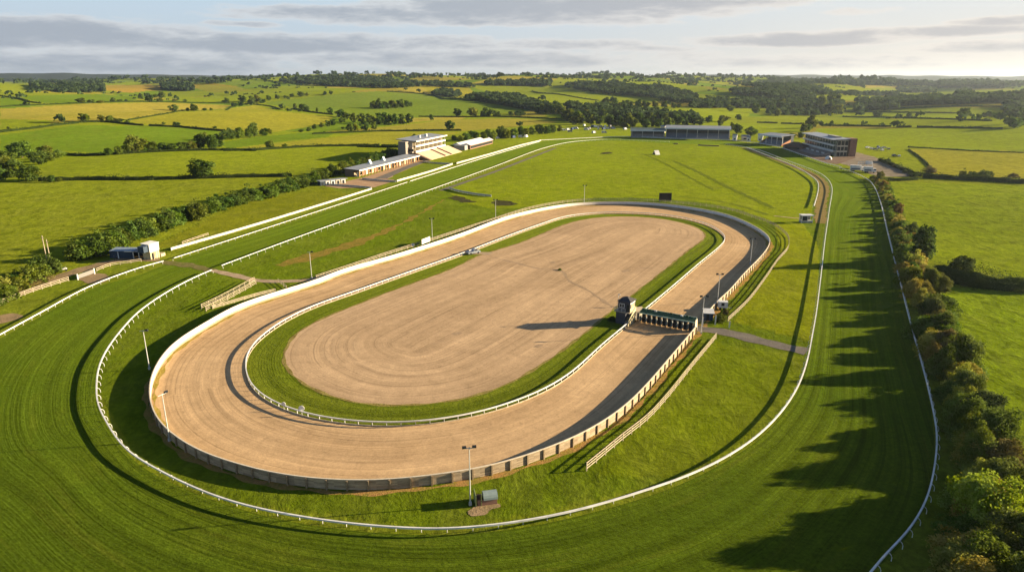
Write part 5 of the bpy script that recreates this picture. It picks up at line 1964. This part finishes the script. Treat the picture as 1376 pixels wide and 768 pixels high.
def add_core(me, q, h, w, o3):
    mb = MB()
    d = np.gradient(q, axis=0)
    d /= np.linalg.norm(d, axis=1)[:, None] + 1e-9
    nn = np.stack([-d[:, 1], d[:, 0]], 1)
    zz = height(q[:, 0], q[:, 1]) - o3[2]
    for i in range(len(q)):
        a, b = q[i] - nn[i] * w / 2 - o3[:2], q[i] + nn[i] * w / 2 - o3[:2]
        m = (a + b) / 2
        hh_ = h * (1 + .12 * math.sin(i * 1.9) + .1 * math.sin(i * .7))
        mb.v += [(*a, zz[i] - .1), (*a, zz[i] + hh_ * .7), (*m, zz[i] + hh_), (*b, zz[i] + hh_ * .7), (*b, zz[i] - .1)]
    nv = len(me.vertices)
    nf = len(me.polygons)
    co = np.empty(nv * 3, np.float32)
    me.vertices.foreach_get('co', co)
    lv = np.empty(nv, np.float32)
    me.attributes['leafv'].data.foreach_get('value', lv)
    F = []
    for i in range(len(q) - 1):
        for k in range(4):
            F.append((nv + i * 5 + k, nv + i * 5 + k + 1, nv + i * 5 + 5 + k + 1, nv + i * 5 + 5 + k))
    V = np.concatenate([co.reshape(-1, 3), np.array(mb.v, np.float32)])
    me2 = bpy.data.meshes.new('hedgerow')
    me2.vertices.add(len(V))
    me2.vertices.foreach_set('co', V.ravel())
    idx = np.concatenate([np.arange(nf * 4, dtype=np.int32), np.array(F, np.int32).ravel()])
    me2.loops.add(len(idx))
    me2.loops.foreach_set('vertex_index', idx)
    me2.polygons.add(len(idx) // 4)
    me2.polygons.foreach_set('loop_start', np.arange(0, len(idx), 4, dtype=np.int32))
    at = me2.attributes.new('leafv', 'FLOAT', 'POINT')
    at.data.foreach_set('value', np.concatenate([lv, np.full(len(mb.v), .3, np.float32)]))
    me2.update()
    me2.materials.append(M_LEAF)
    return me2


# hedges: leafy solid strips, each one thing
def hedge(pts, h, w, label, leaf=None, colr=(.045, .066, .018)):
    a = np.array(pts, float)
    P3, t = PT(a[:, 0], a[:, 1])
    q = catmull(P3[:, :2], 3.0)
    L = np.concatenate([[0], np.cumsum(np.linalg.norm(np.diff(q, axis=0), axis=1))])
    dist = float(np.median(t))
    leaf = leaf or max(.22, dist * .0011)
    n = int(min(16000, max(300, L[-1] * (h * 2 + w) / (leaf * leaf) * .75)))
    s = rng.uniform(0, L[-1], n)
    x = np.interp(s, L, q[:, 0])
    y = np.interp(s, L, q[:, 1])
    i = np.clip(np.searchsorted(L, s) - 1, 0, len(q) - 2)
    d = q[i + 1] - q[i]
    d /= np.linalg.norm(d, axis=1)[:, None] + 1e-9
    nn = np.stack([-d[:, 1], d[:, 0]], 1)
    ph = rng.uniform(0, 6, 3)
    hm = h * (.85 + .2 * np.sin(s / 3.1 + ph[0]) + .16 * np.sin(s / 8 + ph[1]) + .1 * np.sin(s / 1.3 + ph[2]))
    an = rng.uniform(-.1, math.pi + .1, n)
    rr = rng.uniform(.6, 1.05, n)
    off = np.cos(an) * w / 2 * rr
    zz = np.abs(np.sin(an)) ** .7 * hm * rr
    low = rng.random(n) < .35
    zz = np.where(low, zz * rng.random(n), zz)
    X, Y = x + nn[:, 0] * off, y + nn[:, 1] * off
    C = np.stack([X, Y, height(X, Y) + zz], 1)
    o3 = np.array([P3[0][0], P3[0][1], P3[0][2]])
    nr = np.stack([nn[:, 0] * np.cos(an), nn[:, 1] * np.cos(an), np.abs(np.sin(an)) + .1], 1) + rng.normal(size=(n, 3)) * .5
    lv = np.clip(.5 + .25 * np.sin(s / 2.3) + rng.normal(size=n) * .18, 0, 1)
    me = leaf_mesh('hedgerow', C - o3, nr, np.full(n, leaf * .62), lv)
    me = add_core(me, q, h * .66, w * .5, o3)
    o = bpy.data.objects.new('hedgerow', me)
    col.objects.link(o)
    o.location = tuple(o3)
    o.color = (*colr, 1)
    tag(o, label, 'hedge')


hedge([(52, 243.5), (112, 242), (200, 242), (268, 240), (344, 238), (392, 237.5)], 3.2, 3, 'long dark hedge passing under the solitary round tree')
hedge(z1([(-60, 460), (0, 466), (70, 478)]), 3, 3, 'short dark hedge at the left edge beside the tree clump')
hedge(z1([(350, 472), (460, 478), (570, 475)]), 2.5, 2.5, 'low hedge left of the wooded hedge above the solitary tree')
hedge(z1([(0, 352), (180, 332), (300, 315), (420, 303)]), 3, 3, 'bushy hedge rising along the left of the smooth green field')
hedge(z1([(420, 300), (560, 297), (700, 310), (770, 316)]), 3, 3, 'hedge over the top of the smooth green field')
hedge(z1([(800, 318), (980, 326), (1100, 338), (1210, 346)]), 3, 2.5, 'thin dark hedge falling right below the straw slope')
hedge(z1([(600, 472), (760, 462), (900, 455), (1180, 448), (1376, 452)]), 2.5, 3, 'hedge at the foot of the wooded row on the left')
hedge(z2([(240, 452), (420, 448), (520, 441), (720, 430), (900, 426), (1080, 425)]), 2.8, 2.5, 'dark hedge between straw strip and bright pasture on the left')
hedge(z2([(1092, 427), (1190, 430)]), 2.8, 2.5, 'short dark hedge ending at the grandstand stair tower')
hedge(z3([(-240, 362), (0, 352), (120, 347), (300, 345), (560, 343)]), 2.6, 2.5, 'hedge running right from the wood under the brown field')
hedge(z2([(400, 202), (500, 214), (700, 242), (830, 258)]), 2.8, 2.5, 'hedge slanting down between straw slope and blue green field')
hedge(z1([(690, 287), (780, 272), (900, 252), (960, 240), (1250, 212)]), 2.2, 2, 'thin hedge winding between the two ochre fields')
hedge(z1([(0, 155), (80, 168), (160, 188), (220, 196)]), 2.5, 3, 'dark hedge slanting across the top left green fields')
hedge(z1([(0, 216), (140, 208), (240, 204), (420, 197), (740, 188), (900, 190), (1240, 198)]), 2.5, 3, 'long hedge along the back of the large ochre field')
hedge(z3([(330, 268), (600, 270), (760, 268), (1100, 284)]), 2.5, 2.5, 'hedge along the far side of the brown field')
hedge(z3([(160, 133), (300, 142), (400, 153), (560, 175), (800, 210), (940, 232)]), 3.5, 5, 'long hedge along the back of the blue green field')
hedge(z5([(-60, 300), (0, 302), (50, 304)]), 2.5, 2.5, 'short hedge segment behind the small right stand')
hedge(z5([(70, 305), (190, 308)]), 2.5, 2.5, 'hedge segment left of the group behind the right grandstand')
hedge(z5([(290, 316), (480, 318), (660, 322)]), 2.8, 2.5, 'left segment of the hedge behind the bright right pasture')
hedge(z5([(690, 324), (770, 325)]), 2.8, 2.5, 'short middle segment of the hedge behind the bright right pasture')
hedge(z5([(800, 325), (1000, 328), (1260, 334)]), 2.8, 2.5, 'right segment of the hedge behind the bright right pasture')
hedge(z5([(400, 268), (600, 271), (820, 278), (1020, 284), (1200, 292)]), 2.6, 2.5, 'second hedge back among the long right fields')
hedge(z5([(400, 240), (600, 243), (1020, 250)]), 2.6, 2.5, 'third hedge back among the long right fields')
hedge(z5([(560, 222), (800, 220), (1376, 220)]), 2.6, 3, 'fourth hedge back among the long right fields')
hedge(z5([(560, 205), (900, 200), (1376, 196)]), 3, 6, 'farthest long hedge in front of the hazy right woods')
hedge(z5([(600, 505), (680, 535), (760, 568), (830, 590)]), 3, 4, 'hedge curving along the right side of the gravel car park')
hedge(z5([(830, 595), (1000, 605), (1200, 615), (1400, 628)]), 4, 5, 'thick dark hedge behind the rough right field')
hedge(z5([(620, 610), (700, 612), (800, 606)]), 2.5, 3, 'low hedge at the near edge of the gravel car park')
hedge(z5([(750, 432), (870, 438), (1100, 452), (1376, 462)]), 1.2, 1.5, 'low scrubby hedge between bright pasture and olive field')
hedge(z5([(755, 445), (820, 490), (890, 560)]), 1.2, 1.5, 'low hedge slanting down beside the olive field')
hedge(z3([(940, 130), (1100, 150), (1200, 168), (1300, 182)]), 2.5, 3, 'hedge slanting across the far centre fields')
hedge(z3([(0, 430), (230, 434)]), 2.6, 3, 'dark hedge strip left of the grandstand stair tower')
hedge([(1255, 372), (1285, 380), (1320, 386), (1400, 392)], 6.0, 6.5, 'thick shaded hedge between the two rough right fields', leaf=.3, colr=(.05, .07, .018))
hedge([(0, 402), (40, 386), (70, 373)], 1.5, 3, 'weedy low growth at the foot of the left hedgerow', colr=(.12, .10, .035), leaf=.3)


# right hedgerow: individual bushes and trees along the course
def hedgerow(line, n, hr, wr, desc, group, cols, spread=3.0, zig=0.0, seed=3, far=1.0):
    rnd = random.Random(seed)
    q = catmull(PW(line), 1.0)
    L = np.concatenate([[0], np.cumsum(np.linalg.norm(np.diff(q, axis=0), axis=1))])
    for i in range(n):
        s = L[-1] * (i + rnd.uniform(.2, .8)) / n
        x, y = np.interp(s, L, q[:, 0]), np.interp(s, L, q[:, 1])
        j = min(len(q) - 2, int(np.searchsorted(L, s)))
        d = (q[j + 1] - q[j]) / np.linalg.norm(q[j + 1] - q[j])
        o = rnd.uniform(-spread, spread)
        x, y = x - d[1] * o, y + d[0] * o
        h, w = rnd.uniform(*hr), rnd.uniform(*wr)
        k_ = 1 + (far - 1) * min(1, max(0, (i / n - .35) / .4))
        h, w = h * k_, w * k_
        plant('bush', x, y, float(height(x, y)), h, w, jitter(rnd.choice(cols), rnd), f'{ordn(i)} bush from near end {desc}', 'bush', group, rnd=rnd)


RH = [(1335, 860), (1322, 770), (1316, 690), (1311, 620), (1300, 570), (1286, 530), (1270, 490), (1256, 450), (1242, 410), (1227, 375), (1215, 340), (1204, 305), (1195, 275), (1186, 250), (1180, 240)]
hedgerow(RH, 98, (4.2, 8.4), (5.0, 10.5), 'of the hedgerow right of the course', 'bushes of the right hedgerow', [(c[0] * 1.3, c[1] * 1.25, c[2] * 1.1) for c in GREENS + BROWNS[2:] + BROWNS[:1]], 2.6, far=.62)
rt_trees = [(1316, 715, 10.0, 9.5, (.190, .235, .022), 'tall bright leafy tree in the hedgerow at the lower right'), (1280, 790, 6.0, 7.0, (.17, .17, .03), 'pale yellowish bush tree at the bottom right edge of the turf'),
            (1365, 760, 8.0, 8.0, (.07, .095, .02), 'dark tree at the very bottom right corner'), (1345, 640, 6.5, 8, (.125, .115, .035), 'brownish spreading tree behind the tall bright one'),
            (1318, 575, 7.5, 8.5, (.045, .065, .018), 'dark shaded tree in the middle of the right hedgerow'), (1238, 352, 13.5, 9.5, (.05, .075, .018), 'tallest dark tree in the upper part of the right hedgerow'),
            (1222, 322, 7.5, 5.5, (.07, .09, .02), 'green tree just above the tallest in the right hedgerow'), (1262, 395, 6.5, 6, (.09, .1, .025), 'tree where the shaded cross hedge meets the right hedgerow'),
            (1288, 376, 8.0, 9, (.06, .085, .018), 'round dark tree in the shaded cross hedge'), (1182, 244, 7, 5, (.10, .10, .03), 'tree at the far end of the right hedgerow'),
            (1250, 430, 7.4, 6.5, (.085, .098, .025), 'tall olive tree beside the middle of the right hand rail'), (1272, 480, 7.0, 6.5, (.12, .10, .035), 'russet tinged tree between olive and dark hedgerow trees'), (1300, 540, 7.2, 6.5, (.10, .12, .025), 'yellow green tree above the dark shaded hedgerow tree'),
            (1206, 290, 6.5, 4.5, (.13, .09, .03), 'reddish brown small tree in the upper right hedgerow')]
rt_trees += [(1292, 500, 9.5, 8.0, (.09, .12, .02), 'tall ragged tree rising in the middle of the right hedgerow'), (1330, 615, 10.0, 7.5, (.075, .1, .018), 'tall narrow tree behind the dark shaded hedgerow tree'), (1248, 395, 8.5, 6, (.1, .12, .02), 'tall tree opposite the crossing path in the right hedgerow'),
             (1400, 830, 9.5, 9, (.09, .11, .02), 'tall tree beyond the lower right corner'), (1420, 900, 10, 10, (.08, .10, .02), 'second tall tree beyond the lower right corner'),
             (1345, 680, 8.5, 8.5, (.085, .105, .02), 'tree close behind the tall bright one'), (1262, 455, 7.6, 6.5, (.08, .1, .02), 'green tree just below the olive hedgerow tree')]
for px, py, h, w, c, lab in rt_trees:
    x, y = P(px, py)
    plant('tree', x, y, 0, h, w, c, lab, 'tree', 'trees of the right hedgerow')
# left hedgerow
LH = [(-60, 440), (0, 398), (40, 380), (72, 366)]
hedgerow(LH, 18, (5.2, 7.4), (7, 10), 'of the hedge at the left edge', 'bushes at the left edge', GREENS + BROWNS[2:3], 1.8, seed=5)
LH = [(98, 351), (128, 343), (158, 331), (193, 318), (228, 303), (260, 291), (298, 280), (338, 269), (378, 258), (418, 247), (430, 243)]
hedgerow(LH, 58, (5.6, 8.8), (7.5, 11), 'of the hedge along the left straight', 'bushes along the left straight', GREENS[:3] + GREENS[4:], 2.4, seed=6)
LH = [(432, 240), (455, 233), (480, 224), (510, 216), (535, 209)]
hedgerow(LH, 22, (5.5, 9.0), (7, 11), 'of the hedge behind the long low stand', 'bushes behind the long low stand', GREENS, 2.0, seed=8)
for px, py, h, w, lab in [(268, 296, 8.5, 9, 'tallest tree in the left straight hedge'), (150, 340, 5.5, 7, 'rounded tree left of the dark shed'), (365, 266, 7, 8, 'tree beside the far part of the left straight hedge'), (-10, 398, 7, 8, 'tree at the left margin in the hedge')]:
    x, y = P(px, py)
    plant('tree', x, y, 0, h, w, jitter(GREENS[1]), lab, 'tree', 'trees of the left straight hedge')
for px, py, h, w, lab, c in [(969, 432, 2.6, 3.0, 'clipped olive bush beside the right end of the starting gate', (.10, .11, .02)), (752, 363, .8, 1.6, 'tiny green tuft growing on the sandy infield', (.08, .11, .02)), (846, 432, 1.2, 3.2, 'low weedy bush under the judges tower', (.10, .10, .03)), (823, 431, 1.3, 3.0, 'dark scrub left of the judges tower', (.05, .06, .02)),
                             (975, 422, 1.6, 2.0, 'small scrubby bush behind the olive bush', (.09, .08, .03))]:
    x, y = P(px, py)
    plant('bush', x, y, .02, h, w, c, lab, 'bush', None)


# ------------------------------------------------------------------ far woods and far hedges (stuff)
def scatter(name, X, Y, hh, ww, colr, nper=10, label=None):
    n = len(X)
    Z = height(X, Y)
    k = np.repeat(np.arange(n), nper)
    d = rng.normal(size=(n * nper, 3))
    d /= np.linalg.norm(d, axis=1)[:, None]
    d[:, 2] = np.abs(d[:, 2]) - .15
    C = np.stack([X[k] + d[:, 0] * ww[k] * .5, Y[k] + d[:, 1] * ww[k] * .5, Z[k] + hh[k] * (.45 + .52 * d[:, 2])], 1)
    lv = np.clip(rng.random(n)[k] * .7 + rng.random(n * nper) * .3, 0, 1)
    me = leaf_mesh(name, C, d * .8 + rng.normal(size=d.shape) * .45, ww[k] * .34, lv)
    o = bpy.data.objects.new(name, me)
    col.objects.link(o)
    o.color = (*colr, 1)
    o['kind'] = 'stuff'
    if label:
        o['label'] = label
    return o


def px_sample(poly, n):
    poly = np.array(poly)
    lo, hi = poly.min(0), poly.max(0)
    x = rng.uniform(lo[0], hi[0], n * 4)
    y = rng.uniform(lo[1], hi[1], n * 4)
    m = in_poly(x, y, poly)
    return x[m][:n], y[m][:n]


WOODS = [(z2([(600, 70), (760, 58), (1000, 62), (1180, 85), (1180, 118), (900, 110), (700, 100), (620, 85)]), 620),
         (z3([(690, 90), (1040, 78), (1040, 105), (700, 102)]), 260), (z3([(0, 75), (200, 90), (240, 112), (0, 112)]), 200), (z3([(240, 90), (400, 88), (600, 100), (620, 112), (350, 108), (240, 115)]), 160),
         (z4([(0, 95), (120, 92), (300, 100), (560, 118), (700, 165), (680, 205), (560, 190), (440, 165), (250, 150), (100, 130), (0, 112)]), 900),
         (z1([(320, 100), (400, 95), (520, 90), (560, 115), (560, 142), (320, 140)]), 260), (z1([(868, 100), (1040, 102), (1040, 132), (880, 128)]), 200),
         (z1([(170, 95), (300, 110), (320, 135), (170, 130)]), 90), (z3([(570, 170), (700, 152), (860, 165), (960, 200), (1060, 240), (940, 238), (760, 205)]), 420), (z3([(400, 150), (440, 130), (540, 135), (560, 168), (430, 160)]), 90),
         (z4([(700, 200), (860, 185), (1190, 190), (1376, 200), (1376, 225), (680, 218)]), 330), (z4([(880, 130), (1100, 135), (1180, 160), (1180, 178), (900, 150)]), 220), (z4([(880, 95), (1376, 120), (1376, 145), (1100, 130), (1000, 110)]), 260),
         (z5([(0, 70), (200, 85), (260, 130), (240, 150), (0, 110)]), 260), (z5([(0, 125), (240, 155), (260, 200), (100, 190), (0, 170)]), 220), (z5([(480, 190), (700, 180), (880, 165), (1000, 178), (1080, 190), (1080, 203), (500, 215)]), 360),
         (z5([(1000, 175), (1376, 180), (1376, 193), (1000, 195)]), 200), (z5([(180, 80), (600, 85), (900, 95), (900, 108), (500, 100), (200, 92)]), 220), (z5([(700, 130), (860, 125), (870, 142), (710, 145)]), 60), (z5([(920, 90), (1376, 80), (1376, 115), (900, 118)]), 220),
         (z5([(300, 140), (520, 150), (700, 150), (700, 160), (300, 155)]), 100), (z5([(1000, 155), (1080, 130), (1100, 165), (1376, 150), (1376, 165), (1040, 178)]), 140),
         ([(0, 107), (60, 106), (200, 108), (400, 110), (400, 114), (0, 113)], 260), ([(400, 104), (620, 103), (860, 103), (1000, 105), (1000, 107.5), (700, 106), (400, 107)], 110),
         (z5([(0, 238), (280, 235), (290, 262), (0, 266)]), 60), (z5([(290, 195), (400, 190), (410, 250), (300, 258)]), 70), (z5([(480, 222), (700, 220), (700, 238), (480, 240)]), 40), (z4([(680, 213), (1190, 210), (1190, 226), (680, 224)]), 120), (z5([(1240, 200), (1376, 200), (1376, 290), (1300, 290)]), 60),
         ([(1000, 106), (1376, 108), (1376, 113), (1000, 111)], 150), (z4([(0, 215), (300, 235), (560, 265), (700, 275), (700, 300), (500, 295), (250, 285), (50, 300)]), 420)]
XS, YS = [], []
for poly, n in WOODS:
    a, b = px_sample(poly, n)
    if max(p[1] for p in poly) < 115:      # thin far belts come in broken runs
        k_ = np.sin(a / 19 + poly[0][0]) + np.sin(a / 47 + 2) > .15
        a, b = a[k_], b[k_]
    XS.append(a)
    YS.append(b)
XS, YS = np.concatenate(XS), np.concatenate(YS)
pt, t = PT(XS, YS)
keep = (t > 800) & (t < 11500)
pt, t = pt[keep], t[keep]
hh = rng.uniform(9, 15, len(pt)) * np.clip(t / 2500, .85, 1.5)
scatter('distant_woodland', pt[:, 0], pt[:, 1], hh, hh * rng.uniform(.8, 1.2, len(pt)), (.045, .068, .022), 26, 'dark distant woods and tree belts across the far countryside')
# skyline trees on the far crest
xs = rng.uniform(380, 1000, 260)
xs = xs[(np.sin(xs / 23) + np.sin(xs / 61 + 1)) > .1]
px_, t_ = PT(xs, np.full(len(xs), 105.0) + rng.uniform(-.8, .5, len(xs)))
k = (t_ > 1500) & (t_ < 9000)
hh = rng.uniform(7, 13, k.sum()) * np.clip(t_[k] / 3500, .8, 1.3)
scatter('skyline_trees', px_[k, 0], px_[k, 1], hh, hh * 1.1, (.045, .068, .022), 26, 'small trees along the crest on the skyline')
# hedges on the borders of the far fields
n = 110000
X = rng.uniform(0, 1, n) ** .7 * 6500 + 850
A_ = np.radians(rng.uniform(-40, 40, n))
hx, hy = X * np.sin(A_), X * np.cos(A_)
c_, t_, edge, traced = field_colours(hx, hy, height(hx, hy))
k = (edge < 4.5 + np.hypot(hx, hy) * .0016) & ~traced
hx, hy = hx[k], hy[k]
hh = rng.uniform(1.8, 4.5, len(hx)) + (rng.random(len(hx)) < .30) * rng.uniform(4, 9, len(hx))
kk = np.clip(np.hypot(hx, hy) / 2400, .9, 1.9)
scatter('distant_hedges', hx, hy, hh * kk, np.maximum(hh * 1.2, 7) * kk, (.040, .062, .018), 12, 'far hedges and scattered hedge trees dividing the distant fields')

# ------------------------------------------------------------------ haze
mh = bpy.data.materials.new('haze')
mh.use_nodes = True
nt = mh.node_tree
nt.nodes.clear()
pv = nt.nodes.new('ShaderNodeVolumePrincipled')
pv.inputs['Color'].default_value = (.74, .86, 1.0, 1)
pv.inputs['Density'].default_value = 4.0e-5
pv.inputs['Anisotropy'].default_value = .6
ou = nt.nodes.new('ShaderNodeOutputMaterial')
nt.links.new(pv.outputs[0], ou.inputs['Volume'])
hz_ = MB().box(-13000, 13000, -13000, 13000, -26, 150).build('haze', mh)
hz_['kind'] = 'stuff'
